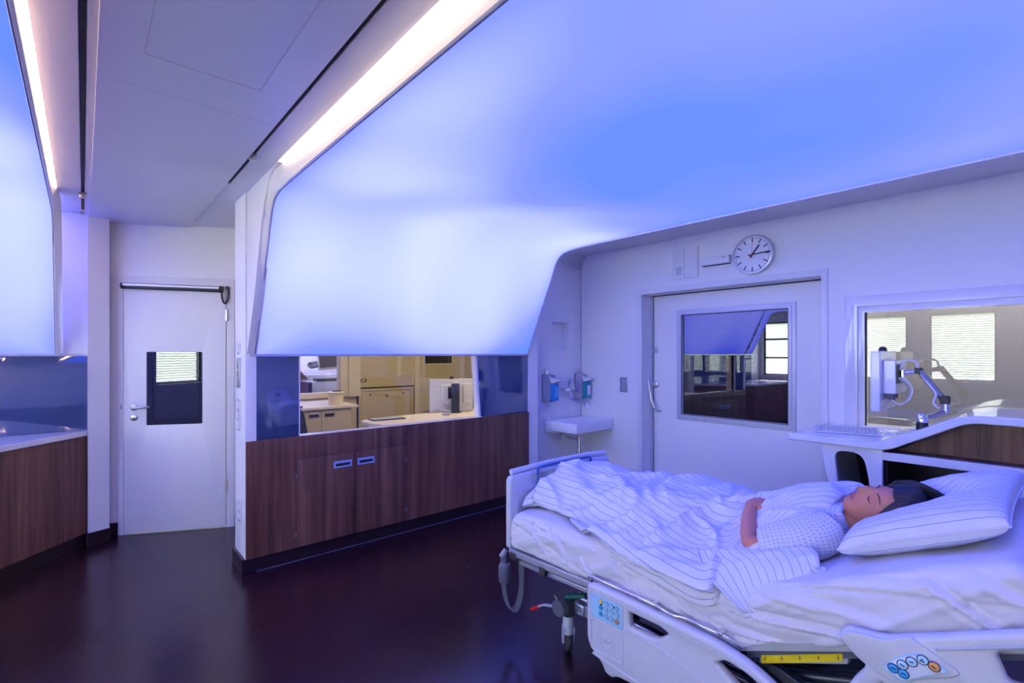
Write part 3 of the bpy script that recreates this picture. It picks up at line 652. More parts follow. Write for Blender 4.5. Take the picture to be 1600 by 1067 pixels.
ws = empty('wall_socket', (2.97, 6.49, 1.14), 'small brown socket on the cream wall above the hatch', 'socket')
box('plate', mat('brown', (.22, .11, .05), .4), ws, 2.88, 2.97, 6.490, 6.50, 1.115, 1.160, bevel=.002); box('insert', CREAM3, ws, 2.905, 2.945, 6.488, 6.491, 1.127, 1.148)
# cabinet with counter and bin
cb = empty('control_cabinet', (1.8, 5.9, 0), 'cream base cabinet with two doors seen through the opening', 'cabinet')
box('body', CREAM2, cb, 1.2, 2.385, 5.62, 6.46, 0, .87)
box('worktop', CREAM3, cb, 1.2, 2.455, 5.585, 6.465, .875, .905, bevel=.004)
for a, b, h0, h1 in ((1.22, 2.028, 1.885, 2.005), (2.032, 2.36, 2.062, 2.180)):
    dd = box('door', CREAM2, cb, a, b, 5.605, 5.622, .08, .862, bevel=.002)
    hh = box('handle', STEEL, dd, h0, h1, 5.600, 5.607, .790, .835, bevel=.002); box('finger_slot', DARK, hh, h0+.012, h1-.012, 5.598, 5.6005, .800, .825)
bk = empty('bucket', (2.24, 5.78, .905), 'cream round bucket with a dark gadget on its lid, on the counter', 'bucket')
MB().lathe([(.080, .906), (.088, 1.035), (.096, 1.036), (.098, 1.052), (.090, 1.058), (0, 1.060)], (2.26, 5.78, 0), 28).build('tub', CREAM3, bk, sharp=40)
o = box('label_printer', BLACK, None, 2.22, 2.32, 5.75, 5.80, 1.060, 1.072, bevel=.002); tag(o, 'small dark flat gadget lying on the bucket lid', 'gadget')
o = MB().prism(rpoly(rect(1.45, 1.84, 5.63, 5.70), .03, 4), .906, .925, fZ).build('tray', BLACK, None); tag(o, 'black low device lying on the cream cabinet worktop', 'device')
# desk under the opening
ds = empty('control_desk', (2.7, 4.2, 0), 'cream desk inside the control room under the opening', 'desk')
MB().prism(rpoly([(2.02, 3.83), (3.50, 3.83), (3.50, 4.52), (2.08, 4.46), (1.93, 4.36), (1.93, 4.1)], .05, 5), .85, .885, fZ).build('desktop', CREAM3, ds, bevel=.004)
MB().box(2.0, 2.05, 4.06, 4.35, 0, .85).build('leg', CREAM2, ds); MB().box(3.42, 3.47, 4.06, 4.35, 0, .85).build('leg', CREAM2, ds)
tb = empty('tablet', (2.2, 4.3, .885), 'flat grey framed tablet lying on the control room desk', 'tablet')
MT = Matrix.Translation((2.17, 4.30, .886)) @ Matrix.Rotation(R(-8), 4, 'Z')
MB().box(-.16, .16, -.075, .085, 0, .008, M=MT).build('frame', INK, tb); MB().box(-.145, .145, -.065, .075, .008, .010, M=MT).build('sheet', mat('sheet_green', (.42, .47, .40), .4), tb)
ms = MB().prism(rpoly(rect(2.72, 2.80, 4.16, 4.21), .02, 4), .885, .912, fZ).build('mouse', mat('mouse_grey', (.45, .48, .52), .3), None, bevel=.008); tag(ms, 'small grey mouse on the control room desk', 'mouse')
# monitor seen from behind
mo = empty('control_monitor', (2.98, 4.4, .885), 'white monitor on a dark round post seen from behind in the control room', 'monitor')
MX = Matrix.Translation((2.99, 4.42, 0)) @ Matrix.Rotation(R(-14), 4, 'Z')
MB().box(-.245, .245, 0, .03, .89, 1.235, M=MX).build('back_panel', LAQ, mo, bevel=.004)
MB().box(-.12, .10, -.045, 0, .97, 1.175, M=MX).build('rear_box', LAQ, mo, bevel=.005)
MB().box(.125, .225, -.030, 0, .975, 1.180, M=MX).build('side_box', LAQ, mo, bevel=.004)
MB().box(-.06, .06, -.055, -.045, 1.03, 1.15, M=MX).build('mount_plate', BLACK, mo)
for sx in (-.23, -.16, 0, .16, .23):
    for sz in (.91, 1.22): MB().lathe([(.005, 0), (.005, -.003), (0, -.003)], MX @ Vector((sx, 0, sz)), 8, 'y').build('screw', STEEL, mo)
MB().box(-.245, .245, .031, .034, .90, 1.225, M=MX).build('screen', MEMB, mo)
MB().lathe([(.022, 0), (.022, .022), (.014, .032), (0, .035)], MX @ Vector((0, .015, 1.235)), 14).build('camera', BLACK, mo)
MB().lathe([(.055, .886), (.055, .90), (.043, .902), (.043, 1.185), (.040, 1.192), (0, 1.192)], MX @ Vector((.0, -.11, 0)), 24).box(-.035, .035, -.11, -.05, 1.06, 1.12, M=MX).build('post', mat('navy_post', (.015, .022, .05), .4), mo)
MB().tube([MX @ Vector(p) for p in ((-.2, .05, .9), (-.17, -.06, .93), (-.10, -.10, .91), (-.02, -.13, .89))], .007, 8).tube([MX @ Vector(p) for p in ((.16, -.03, .98), (.17, -.08, .93), (.10, -.12, .90), (.06, -.13, .892))], .005, 8).build('cables', MATS['mouse_grey'], mo)
MB().box(.243, .250, .0, .02, .90, 1.08, M=MX).build('side_clip', BLACK, mo)
bx = MB().prism([(2.70, .886), (2.76, .905), (3.28, .905), (3.33, .886)], 4.50, 4.56, fY).build('document_stand', DKMET, None); tag(bx, 'low dark stand lying behind the white control room monitor', 'stand')
# chair
ch = empty('office_chair', (1.35, 4.9, 0), 'black chair partly hidden at the left edge of the opening', 'chair')
MB().prism(rpoly([(1.30, .55), (1.66, .55), (1.60, .93), (1.55, 1.0), (1.30, 1.0)], .04, 4), 4.86, 4.93, fY).build('backrest', mat('chair_navy', (.012, .016, .03), .7), ch, bevel=.01)
MB().prism(rpoly(rect(1.22, 1.65, 4.92, 5.35), .08, 5), .44, .52, fZ).build('seat', MATS['chair_navy'], ch, bevel=.012)
MB().lathe([(.03, .1), (.03, .45)], (1.45, 5.13, 0), 12).build('column', STEEL, ch)
for k in range(5):
    a = 2*pi*k/5; MB().tube([(1.45, 5.13, .1), (1.45+.26*cos(a), 5.13+.28*sin(a), .07)], .02, 8).lathe([(.03, -.012), (.03, .012)], (1.45+.26*cos(a), 5.13+.28*sin(a), .03), 12, 'x').build('leg', BLACK, ch)

# room further behind, mirrored bay lit in violet
struct(box('wall_far', WHITE, None, .6, 5.4, 9.0, 9.1, 0, 2.8)); struct(box('wall_far_left', WHITE, None, .5, .62, 6.62, 9.1, 0, 2.8))
fm = empty('far_monitor', (2.6, 7.6, 1.4), 'black monitor on an arm seen far through the second window', 'monitor')
def at(px, py, Y):
    a = .65642+(px-800)/770*.75439; b = .75439-(px-800)/770*.65642; t = Y/b; return Vector((a*t, Y, 1.5-(py-553.5)/770*t))
q = [at(495, 545, 8.0), at(499, 579, 8.0), at(531, 576, 8.0), at(531, 545, 8.0)]
MB().prism([(p.x, p.z) for p in q], 8.0, 8.04, fY).build('casing', LAQ, fm, bevel=.003)
q = [at(497, 545, 7.98), at(501, 575, 7.98), at(531, 572, 7.98), at(531, 545, 7.98)]
MB().prism([(p.x, p.z) for p in q], 7.985, 7.999, fY).build('screen', MEMB, fm)
MB().tube([at(497, 572, 8.0), at(486, 574, 8.1), at(482, 571, 8.2), at(493, 566, 8.4)], .022, 8).tube([at(484, 569, 8.2), at(494, 567, 8.4)], .035, 8).build('arm', DKMET, fm)
sh = empty('far_keyboard_shelf', (2.5, 7.9, 1.2), 'white keyboard shelf under the far monitor', 'shelf')
MB().prism([(at(490, 594, 7.8).x, 7.7), (at(532, 590, 7.8).x+.2, 7.7), (at(532, 590, 7.8).x+.2, 8.3), (at(490, 594, 7.8).x, 8.3)], 1.055, 1.075, fZ).build('board', LAQ, sh)
kb = MB().box(at(494, 594, 7.8).x, at(530, 590, 7.8).x, 7.76, 7.95, 1.078, 1.12).build('far_keyboard', BLACK, None, bevel=.01); tag(kb, 'black keyboard standing on the far white shelf', 'keyboard')
dk = empty('far_wall_unit', (2.2, 8.9, 0), 'white unit with dark walnut niches far behind the second window', 'cabinet')
q = [at(466, 576, 8.4), at(466, 592, 8.4), at(481, 592, 8.4)]
MB().prism([(p.x, p.z) for p in q], 8.38, 8.42, fY).build('wood_gusset', WOOD, dk)
q = [at(466, 596, 8.4), at(466, 640, 8.4), at(480, 640, 8.4), at(480, 596, 8.4)]
MB().prism([(p.x, p.z) for p in q], 8.38, 8.42, fY).build('wood_front', WOOD, dk)
q = [at(482, 597, 8.4), at(482, 640, 8.4), at(487, 640, 8.4), at(487, 597, 8.4)]
MB().prism(rpoly([(p.x, p.z) for p in q], .03, 3), 8.38, 8.42, fY).build('opening', SOFTB, dk)
MB().box(1.6, 4, 8.43, 8.9, 0, 1.15).build('body', LAQ, dk)

# ================================================================== DESK UNIT ON THE RIGHT WALL
dx0, dx1 = 3.70, XB-.024
top = [(1.325, .953), (.80, .953), (.42, 1.163), (-1.2, 1.163), (-1.2, 1.118), (.40, 1.118), (.77, .908), (1.325, .908)]
dt = MB().prism(rpoly(top, [.012, .10, .10, 0, 0, .06, .06, .012], 6), dx0, dx1, fX).build('ramp_worktop', LAQ, None, bevel=.006); tag(dt, 'white desk top with a ramp rising to a higher shelf by the observation window', 'worktop')
un = empty('desk_unit', (4.0, .5, 0), 'white and walnut furniture under the ramped white desk top', 'cabinet')
leg = plate('side_panel', LAQ, un, [(1.135, .906), (.795, .906), (.795, 0), (.96, 0)], [rpoly([(1.055, .872), (.895, .872), (.862, .70), (.862, .28), (.95, .26), (1.02, .5)], [.06, .07, .05, .05, .05, .05], 6)], 3.725, 3.765, fX, bev=.003)
plate('back_panel', SOFTB, un, [(1.13, .9), (-1.1, .9), (-1.1, 0), (.98, 0)], [], 4.30, 4.32, fX, bev=.001)
MB().prism([(1.13, .9), (1.10, .9), (.95, .02), (.98, .02)], 3.75, 4.3, fX).build('end_panel', LAQ, un)
box('shelf_front', LAQ, un, 3.722, 3.76, -1.1, .795, .848, .897, bevel=.002)
box('shelf_board', mat('shelf_brown', (.085, .030, .026), .35), un, 3.76, 3.90, -1.1, .79, .862, .896)
box('inner_shelf', SOFTB, un, 3.90, 4.30, -1.1, .79, .86, .90)
wb = MB().prism([(.75, .897), (-1.1, .897), (-1.1, 1.118), (.40, 1.118)], 3.88, 3.90, fX).build('rear_board', WOOD, un)
box('board_joint', DARK, wb, 3.8785, 3.8805, .371, .374, .897, 1.118)
box('divider', SOFTB, un, 3.78, 4.3, .78, .795, .0, .848)
# drawer unit under shelf
du = empty('drawer_unit', (3.9, .1, 0), 'white drawer unit with dark top under the walnut shelf', 'drawer unit')
box('body', LAQ, du, 3.79, 4.28, -.6, .325, .02, .785)
box('top', BLACK, du, 3.77, 4.28, -.6, .345, .790, .822, bevel=.003)
MB().tube([(3.785, .335, .02), (3.785, .335, .79)], .012, 12).build('post', STEEL, du, sharp=60)
dw = box('drawer', FRAME, du, 3.772, 3.79, -.58, .315, .50, .782, bevel=.003)
MB().tube([(3.772, .262, .752), (3.745, .256, .752), (3.735, .24, .745), (3.73, .20, .728), (3.73, 0, .72), (3.73, -.2, .74), (3.772, -.22, .745)], .009, 10).build('handle', HANDB, dw, sharp=60)

# keyboard
kb = empty('keyboard', (4.15, .98, .955), 'white keyboard lying on the low end of the desk top', 'keyboard')
KM = Matrix.Translation((4.02, 1.06, .955)) @ Matrix.Rotation(R(-72), 4, 'Z')
MB().prism([(-.08, 0), (.085, 0), (.085, .026), (.05, .024), (-.08, .008)], -.19, .19, lambda u, v, w: KM @ Vector((w, u, v))).build('case', LAQ, kb, bevel=.003)
g = MB()
for r_ in range(6):
    for c_ in range(15): g.box(-.178+c_*.0238, -.178+c_*.0238+.0185, -.068+r_*.0235, -.068+r_*.0235+.018, .010+r_*.0032, .0175+r_*.0032, M=KM)
g.build('keys', mat('key_grey', (.55, .56, .62), .4), kb, smooth=False)
MB().tube([(4.10, .90, .965), (4.12, .82, .962), (4.18, .74, .972), (4.14, .66, 1.015), (4.10, .60, 1.05), (4.06, .56, 1.07)], .004, 8).build('cable', LAQ, kb)
# monitor arm and monitor
ar = empty('monitor_arm', (3.95, .64, 1.04), 'chrome and black jointed monitor arm clamped on the ramped desk top', 'monitor arm')
MB().lathe([(.030, 1.03), (.030, 1.075)], (3.95, .64, 0), 24).build('base', BLACK, ar, sharp=40)
MB().lathe([(.028, 1.075), (.028, 1.122), (.024, 1.128), (0, 1.128)], (3.95, .64, 0), 24).build('swivel', CHROME, ar, sharp=40)
MB().tube([(3.95, .64, 1.098), (4.02, .59, 1.118), (4.085, .545, 1.140)], .015, 12).tube([(4.085, .545, 1.13), (4.085, .545, 1.19)], .022, 14).build('lower_arm', STEEL, ar, sharp=50)
MB().box(-.026, .026, -.024, .024, 0, .052, M=Matrix.Translation((4.085, .548, 1.188))).build('elbow', BLACK, ar, bevel=.006)
MB().tube([(4.10, .560, 1.215), (4.105, .672, 1.385)], .024, 4, flat=.8).build('spring_cover', BLACK, ar, bevel=.004)
MB().tube([(4.078, .566, 1.235), (4.083, .668, 1.392)], .022, 4, flat=.6).build('upper_arm', MIDG, ar, bevel=.003)
MB().box(-.020, .020, -.020, .022, -.020, .020, M=Matrix.Translation((4.10, .680, 1.392))).build('joint', BLACK, ar, bevel=.005)
MB().tube([(4.10, .695, 1.388), (4.10, .750, 1.378)], .016, 10).lathe([(.018, -.022), (.018, .022)], (4.10, .764, 1.372), 16).build('wrist', CHROME, ar, sharp=50)
MB().tube(spl([(4.11, .785, 1.40), (4.12, .770, 1.445), (4.12, .735, 1.462), (4.12, .700, 1.45), (4.11, .685, 1.41), (4.08, .660, 1.36), (4.065, .62, 1.30), (4.06, .59, 1.25), (4.06, .60, 1.19), (4.07, .575, 1.16)]), .0065, 8).build('cable', LAQ, ar)
MB().tube(spl([(4.085, .785, 1.34), (4.09, .745, 1.33), (4.10, .715, 1.27), (4.11, .735, 1.20), (4.13, .79, 1.165), (4.14, .83, 1.19)]), .0055, 8).build('cable', LAQ, ar)
MB().tube(spl([(4.10, .785, 1.33), (4.10, .755, 1.31), (4.11, .73, 1.25), (4.12, .755, 1.18), (4.15, .80, 1.155), (4.16, .84, 1.19)]), .0045, 8).build('cable', MIDG, ar)
MB().tube(spl([(3.99, .62, 1.062), (4.06, .72, 1.005), (4.14, .82, .966), (4.28, .92, .962)]), .004, 8).build('desk_cable', LAQ, ar)
mo = empty('desk_monitor', (4.1, .85, 1.3), 'white monitor on the jointed arm seen edge on above the keyboard', 'monitor')
box('screen_housing', LAQ, mo, 3.98, 4.42, .862, .915, 1.120, 1.522, bevel=.006)
box('rear_box', LAQ, mo, 4.05, 4.365, .791, .862, 1.236, 1.460, bevel=.006)
box('screen', MEMB, mo, 4.0, 4.40, .915, .918, 1.14, 1.505)
box('mount_plate', BLACK, mo, 4.055, 4.165, .783, .791, 1.307, 1.434)
MB().lathe([(.024, 1.522), (.024, 1.535), (.017, 1.55), (0, 1.555)], (4.16, .885, 0), 18).build('camera', BLACK, mo)
for u_, v_ in ((4.08, 1.20), (4.14, 1.19), (4.22, 1.20)): box('plug', GREYP, mo, u_, u_+.028, .815, .85, v_, 1.238)
# ================================================================== HOSPITAL BED
def rX(px, py, X):
    """point of the plane X = const seen at a photo position -> (Y, Z)"""
    a = .65642+(px-800)/770*.75439; b = .75439-(px-800)/770*.65642; t = X/a; return (b*t, 1.5-(py-553.5)/770*t)
bed = empty('hospital_bed', (2.12, .95, 0), 'white adjustable hospital bed with grey control rails', 'bed')
# side frame bars (foot part level, head part raised)
def hz(y): return .52+(.77-y)*.445 if y < .77 else .52-(y-.77)*.03
for X, nm in ((1.672, 'near'), (2.545, 'far')):
    MB().prism([(1.95, .455), (.76, .487), (.76, .520), (1.95, .488)], X, X+.035, fX).build('side_bar', BEDM, bed, bevel=.005)
    MB().prism([(.77, .487), (-.10, .487+.385), (-.10, .522+.385), (.77, .522)], X, X+.035, fX).build('backrest_bar', BEDM, bed, bevel=.005)
MB().prism([(1.88, .420), (1.42, .436), (1.42, .458), (1.88, .442)], 1.69, 1.72, fX).build('lower_bar', ALU, bed, bevel=.003)
o = MB().box(1.700, 2.54, .74, 1.93, .44, .47)
o.prism([(.74, .47), (-.1, .85), (-.1, .88), (.74, .50)], 1.70, 2.54, fX).build('mattress_platform', GREYP, bed)
MB().box(1.668, 1.70, 1.89, 1.94, .440, .475).build('bar_joint', RUBBER, bed, bevel=.004)
MB().box(1.668, 1.70, 1.68, 1.72, .43, .470).build('bar_joint', RUBBER, bed, bevel=.004)
# chassis
ch = MB()
for X in (1.90, 2.40): ch.box(X-.03, X+.03, -.35, 1.66, .20, .255)
ch.box(1.86, 2.44, 1.60, 1.68, .20, .255).box(1.86, 2.44, -.35, -.28, .20, .255).build('chassis', ALU, bed, bevel=.006)
MB().tube([(1.875, 1.66, .285), (1.875, -.3, .285)], .020, 12).build('brake_shaft', STEEL, bed, sharp=60)
MB().prism([(1.62, .26), (1.30, .42), (1.22, .42), (1.50, .26)], 1.92, 2.38, fX).build('lift_arm', DKMET, bed, bevel=.006)
MB().prism([(.95, .26), (.35, .50), (.25, .50), (.85, .26)], 1.95, 2.35, fX).build('lift_arm', GREYP, bed, bevel=.006)
MB().tube([(1.98, 1.1, .33), (1.98, .1, .42)], .035, 14).build('actuator', BLACK, bed, sharp=60)
MB().tube([(1.80, .80, .36), (1.86, .35, .50)], .018, 10).build('strut', DKMET, bed, sharp=60)
MB().box(1.86, 2.3, -.2, .4, .30, .44).build('drive_housing', BLACK, bed, bevel=.01)
# castors
def castor_parts(x, y, yaw):
    M = Matrix.Translation((x, y, 0)) @ Matrix.Rotation(yaw, 4, 'Z')
    c = MB().lathe([(.0, .19), (.026, .19), (.029, .183), (.029, .100), (.026, .094), (0, .094)], (x, y, 0), 24)
    for w0, w1 in ((-.029, -.021), (.021, .029)):
        c.prism(rpoly([(-.028, .13), (.028, .13), (.036, .055), (.024, .034), (.006, .034)], .008, 3), w0, w1, lambda u, v, w: M @ Vector((w, u, v)))
    k = c.build('castor', BEDP, bed, sharp=40)
    Mw = M @ Matrix.Translation((0, .010, .052))
    MB().lathe([(.0, -.015), (.034, -.015), (.049, -.013), (.052, -.008), (.052, .008), (.049, .013), (.034, .015), (0, .015)], (0, 0, 0), 28, 'x', M=Mw).build('wheel', RUBBER, k, sharp=40)
for x, y in ((1.848, 1.69), (2.42, 1.69), (1.848, -.30), (2.42, -.30)): castor_parts(x, y, R(-38))
MB().lathe([(0, .186), (.030, .186), (.034, .20), (.034, .262), (.02, .27), (0, .27)], (1.848, 1.69, 0), 20).build('castor_head', DKMET, bed, sharp=40)
MB().lathe([(.040, -.02), (.044, 0), (.040, .02), (0, .022)], (1.80, 1.70, .235), 20, 'x').build('brake_disc', GREYP, bed, sharp=40)
MB().tube([(1.80, 1.71, .235), (1.785, 1.80, .215), (1.775, 1.845, .19)], [.014, .013, .012], 10, flat=.5).build('brake_pedal', BEDM, bed)
MB().tube([(1.778, 1.83, .197), (1.770, 1.875, .168)], [.016, .018], 12, flat=.6).build('red_pedal_tip', RED, bed, sharp=50)
MB().tube([(1.84, 1.70, .275), (1.86, 1.64, .295), (1.875, 1.60, .305)], [.017, .018, .016], 12, flat=.7).build('green_pedal_tip', GREEN, bed, sharp=50)
MB().tube([(1.80, 1.69, .25), (1.79, 1.73, .29)], .012, 8).build('pedal_lever', DKMET, bed)
# footboard
fb = plate('footboard', BEDP, bed, rpoly([(1.695, .47), (1.695, .852), (1.80, .862), (2.43, .862), (2.538, .852), (2.538, .47)], [.02, .035, .05, .05, .035, .02], 6), [rpoly(rect(1.86, 2.37, .795, .835), .012, 4)], 1.962, 2.004, fY, bev=.014)
plate('panel_relief', BEDP2, fb, rpoly(rect(1.735, 2.50, .50, .775), .03, 5), [rpoly(rect(1.75, 2.485, .515, .76), .025, 5)], 1.956, 1.966, fY, bev=.004)
MB().tube([(1.72, 1.985, .873), (2.02, 1.99, .882), (2.34, 1.99, .882), (2.51, 1.985, .873)], .015, 12).build('grip_bar', BEDP, fb, sharp=60)
MB().tube([(1.885, 1.948, .775), (1.885, 1.948, .868), (1.90, 1.948, .880), (2.10, 1.948, .881), (2.315, 1.948, .878), (2.33, 1.948, .866), (2.332, 1.948, .80)], .0075, 10).build('blue_linen_bar', BLUEP, bed, sharp=60)
# handset with ribbon cable
hs = empty('bed_handset', (1.665, 2.0, .30), 'grey handset hanging with its ribbed cable loop at the foot corner of the bed', 'handset')
MB().lathe([(0, .300), (.022, .301), (.030, .310), (.034, .335), (.035, .385), (.030, .402), (.014, .410), (.012, .45), (0, .45)], (1.682, 1.99, -.01), 24).build('housing', GREYP, hs, sharp=45)
MB().tube([(1.665, 2.0, .435), (1.68, 1.98, .47)], .013, 10).build('hook', MIDG, hs)
for i in range(5):
    dx = i*.0095
    pts = []
    for k in range(25):
        a = pi*k/24; pts.append((1.682+dx*.2+.052*(1-cos(a))/2*1.0, 1.985-.085*(1-cos(a))/2+dx, .31-.16*sin(a)-(0)))
    pts = [(1.680+dx*.2, 1.99+dx, .43)]+pts+[(1.735, 1.90+dx, .44)]
    MB().tube(pts, .0052, 6).build('cable', GREYP, hs, sharp=60)
# ---- near side rail, foot half
X0, X1 = 1.612, 1.652
outer = rpoly([(1.372, .528), (1.335, .538), (.80, .528), (.66, .495), (.52, .405), (.42, .28), (.38, .15), (.44, .13), (.52, .18), (1.10, .215), (1.215, .205), (1.24, .188), (1.275, .192), (1.29, .222), (1.372, .275)], [.035, .04, .1, .1, .1, .08, .03, .03, .08, .05, .02, .01, .012, .03, .05], 6)
h1 = rpoly([(1.160, .488), (1.020, .488), (.982, .475), (1.035, .434), (1.155, .432)], [.012, .012, .012, .02, .012], 5)
h2 = rpoly([(.808, .455), (.775, .478), (.70, .468), (.60, .415), (.50, .31), (.53, .285), (.66, .37)], [.012, .015, .03, .05, .02, .02, .04], 5)
sr = plate('side_rail', BEDP, bed, outer, [h1, h2], X0, X1, fX, bev=.013)
tag(sr, 'long foot end side rail with blue key panel')
def bead(pts, par, r=.004, x=X0):
    return MB().tube([(x, y, z) for y, z in pts], r, 8).build('embossed_line', BEDP, par, sharp=80)
c_ = rpoly(rect(1.185, 1.345, .268, .395), .016, 5); bead(c_+[c_[0]], sr)
bead([(1.335, .250), (1.18, .236), (.95, .225), (.60, .20)], sr, .005)
bead([(1.165, .415), (1.02, .410), (.86, .37), (.70, .29)], sr, .004)
bead([(1.335, .520), (1.0, .515), (.80, .505), (.66, .470), (.56, .41)], sr, .003)
ec = (1.268, .330); em = MB().tube([(X0, ec[0]+.030*cos(a), ec[1]+.034*sin(a)) for a in [2*pi*k/32 for k in range(33)]], .0022, 6)
em.tube([(X0-.001, ec[0]+y, ec[1]+z) for y, z in ((.030, .004), (.016, .004), (.008, -.008), (-.002, .010), (-.012, -.010), (-.018, .002), (-.030, .012))], .003, 6).build('emblem', BEDP, sr, sharp=80)
kp = plate('key_panel', PANELB, bed, rpoly(rect(1.186, 1.345, .408, .500), .010, 4), [], X0-.003, X0+.004, fX, bev=.001)
plate('key_panel_rim', BEDP2, kp, rpoly(rect(1.181, 1.350, .403, .505), .012, 4), [rpoly(rect(1.187, 1.344, .409, .499), .010, 4)], X0-.002, X0+.003, fX, bev=.001)
cols = [1.290, 1.2625, 1.236, 1.2095]; rows_ = [.4825, .457, .4315]
def key(par, y, z, r, m, x, glyph):
    k = MB().lathe([(r, .002), (r, -.002), (r*.9, -.0028), (0, -.0028)], (x, y, z), 20, 'x').build('key', m, par, sharp=40)
    g = MB().tube([(x-.0008, y+r*1.12*cos(a), z+r*1.12*sin(a)) for a in [2*pi*q/20 for q in range(21)]], r*.11, 5)
    gl = [[(-.5, -.1), (0, .25), (.5, .0)], [(-.45, .2), (.45, -.25)], [(-.4, 0), (.4, 0), (.1, .3)], [(-.4, -.3), (0, .35), (.4, -.3), (-.4, -.3)]][glyph % 4]
    g.tube([(x-.0034, y-u*r, z+v*r) for u, v in gl], r*.12, 5).build('key_symbol', INK, k)
n_ = 0
for i, y in enumerate(cols):
    for j, z in enumerate(rows_):
        m = KEYY if (i, j) == (0, 0) else KEYB if i == 0 else KEYO if (i, j) == (3, 2) else KEYL
        key(kp, y, z, .0083, m, X0-.004, i+2*j); n_ += 1
MB().box(X0-.0045, X0-.003, 1.217, 1.228, .480, .485).box(X0-.0045, X0-.003, 1.286, 1.294, .466, .473).build('key_link', INK, kp)
mk = MB()
for z in (.492, .478, .452, .44, .428): mk.box(X0-.0034, X0-.003, 1.322, 1.334, z, z+.003)
mk.build('panel_print', BEDP2, kp)
# chrome wire along the mattress edge
MB().tube(spl([(1.664, 1.385, .505), (1.655, 1.378, .535), (1.640, 1.365, .550), (1.634, 1.33, .553), (1.634, 1.12, .552), (1.634, 1.05, .550), (1.634, .98, .541), (1.636, .93, .549), (1.636, .84, .547), (1.640, .79, .546), (1.650, .76, .532), (1.668, .74, .515)], 5), .0055, 10).build('chrome_wire', CHROME, bed, sharp=70)
for y in (1.372, 1.06, .80): MB().box(1.630, 1.668, y-.008, y+.008, .538, .556).build('wire_clip', CHROME, bed, bevel=.003)
# ---- near side rail, head half (raised with the backrest)
X2, X3 = 1.612, 1.652
P = lambda px, py: rX(px, py, 1.612)
outer = rpoly([(.452, .700), (.430, .735), (.40, .737), (.345, .742), (.290, .768), (.082, .868), (-.30, 1.05), (-.36, .95), (-.30, .62), (.10, .46), (.36, .40), (.455, .40), (.452, .50), (.412, .60), (.375, .652)], [.02, .02, .03, .03, .04, .02, .04, .08, .08, .06, .04, .04, .05, .06, .03], 6)
h3 = rpoly([(.345, .622), (.315, .585), (.29, .50), (.37, .48), (.385, .54)], [.012, .03, .03, .02, .03], 5)
h4 = rpoly([(.128, .800), (-.05, .872), (-.10, .84), (.02, .76), (.105, .735)], [.015, .02, .02, .02, .015], 5)
s2 = plate('side_rail', BEDP, bed, outer, [h3, h4], X2, X3, fX, bev=.014)
tag(s2, 'raised head end side rail with curved key panel')
st = [P(1421, 993), P(1503, 1052), P(1490, 1058), P(1445, 1058), P(1408, 1070), P(1375, 1052), (.392, .660), (.440, .702), (.425, .728), (.39, .735), (.335, .740)]
plate('rail_cover', BEDP, s2, rpoly(st, [.012, .012, .01, .05, .02, .02, .02, .02, .012, .02, .02], 5), [], X2-.006, X2+.006, fX, bev=.003)
MB().tube([(X2-.002, *P(1462, 1014)), (X2-.002, *P(1600, 1011))], .003, 6).build('embossed_line', BEDP2, s2, sharp=80)
kq = [P(1379, 1041), P(1401, 1024), P(1437, 1018), P(1484, 1048), P(1447, 1054), P(1411, 1064)]
Xk = X2-.008
k2 = plate('key_panel', PANELB, s2, rpoly(kq, [.006, .05, .012, .006, .05, .01], 6), [], Xk-.001, Xk+.004, fX, bev=.0005)
cy = sum(p[0] for p in kq)/6; cz = sum(p[1] for p in kq)/6
plate('panel_field', mat('panel_pale', (.66, .72, .86), .3), k2, rpoly([(cy+(p[0]-cy)*.93, cz+(p[1]-cz)*.90) for p in kq], [.006, .04, .012, .006, .04, .01], 6), [], Xk-.0018, Xk-.0005, fX, bev=.0002)
for i, (px, py, m) in enumerate(((1395.9, 1043.2, KEYB), (1410.5, 1038, KEYL), (1424.8, 1033.4, KEYL), (1442, 1030.5, KEYL), (1412, 1052, KEYB), (1460, 1041, KEYO))):
    y, z = rX(px, py, Xk); key(k2, y, z, .0104, m, Xk-.002, i)
y, z = rX(1404, 1047.5, Xk); MB().box(Xk-.0035, Xk-.002, y-.004, y+.004, z-.003, z+.003).build('key_link', INK, k2)
# yellow angle scale under the frame
q = [rX(1190, 1023.5, 1.70), rX(1317, 1021, 1.70), rX(1317, 1033.5, 1.70), rX(1190, 1036, 1.70)]
sc = MB().prism([(q[0][0]+.008, q[0][1]+.008), (q[1][0]-.016, q[1][1]+.010), (q[2][0]-.012, q[2][1]-.004), (q[3][0]+.008, q[3][1]-.004)], 1.702, 1.73, fX).build('scale_holder', BEDM, bed, bevel=.002)
ys = MB().prism(q, 1.698, 1.702, fX).build('yellow_scale', YELLOW, sc)
g = MB()
for i in range(5):
    t = .05+.225*i; p = (q[0][0]+(q[1][0]-q[0][0])*t, q[0][1]+(q[1][1]-q[0][1])*t); g.box(1.6972, 1.698, p[0]-.0006, p[0]+.0008, p[1]-.0185, p[1]-.002); g.box(1.6972, 1.698, p[0]-.004, p[0]+.002, p[1]-.012, p[1]-.010)
g.build('scale_marks', INK, ys)
MB().box(1.74, 1.80, .30, .76, .36, .40).build('cross_bar', DKMET, bed, bevel=.005)
MB().prism([(.74, .46), (.66, .46), (.30, .36), (.36, .30)], 1.74, 1.77, fX).build('support_bracket', DKMET, bed, bevel=.004)

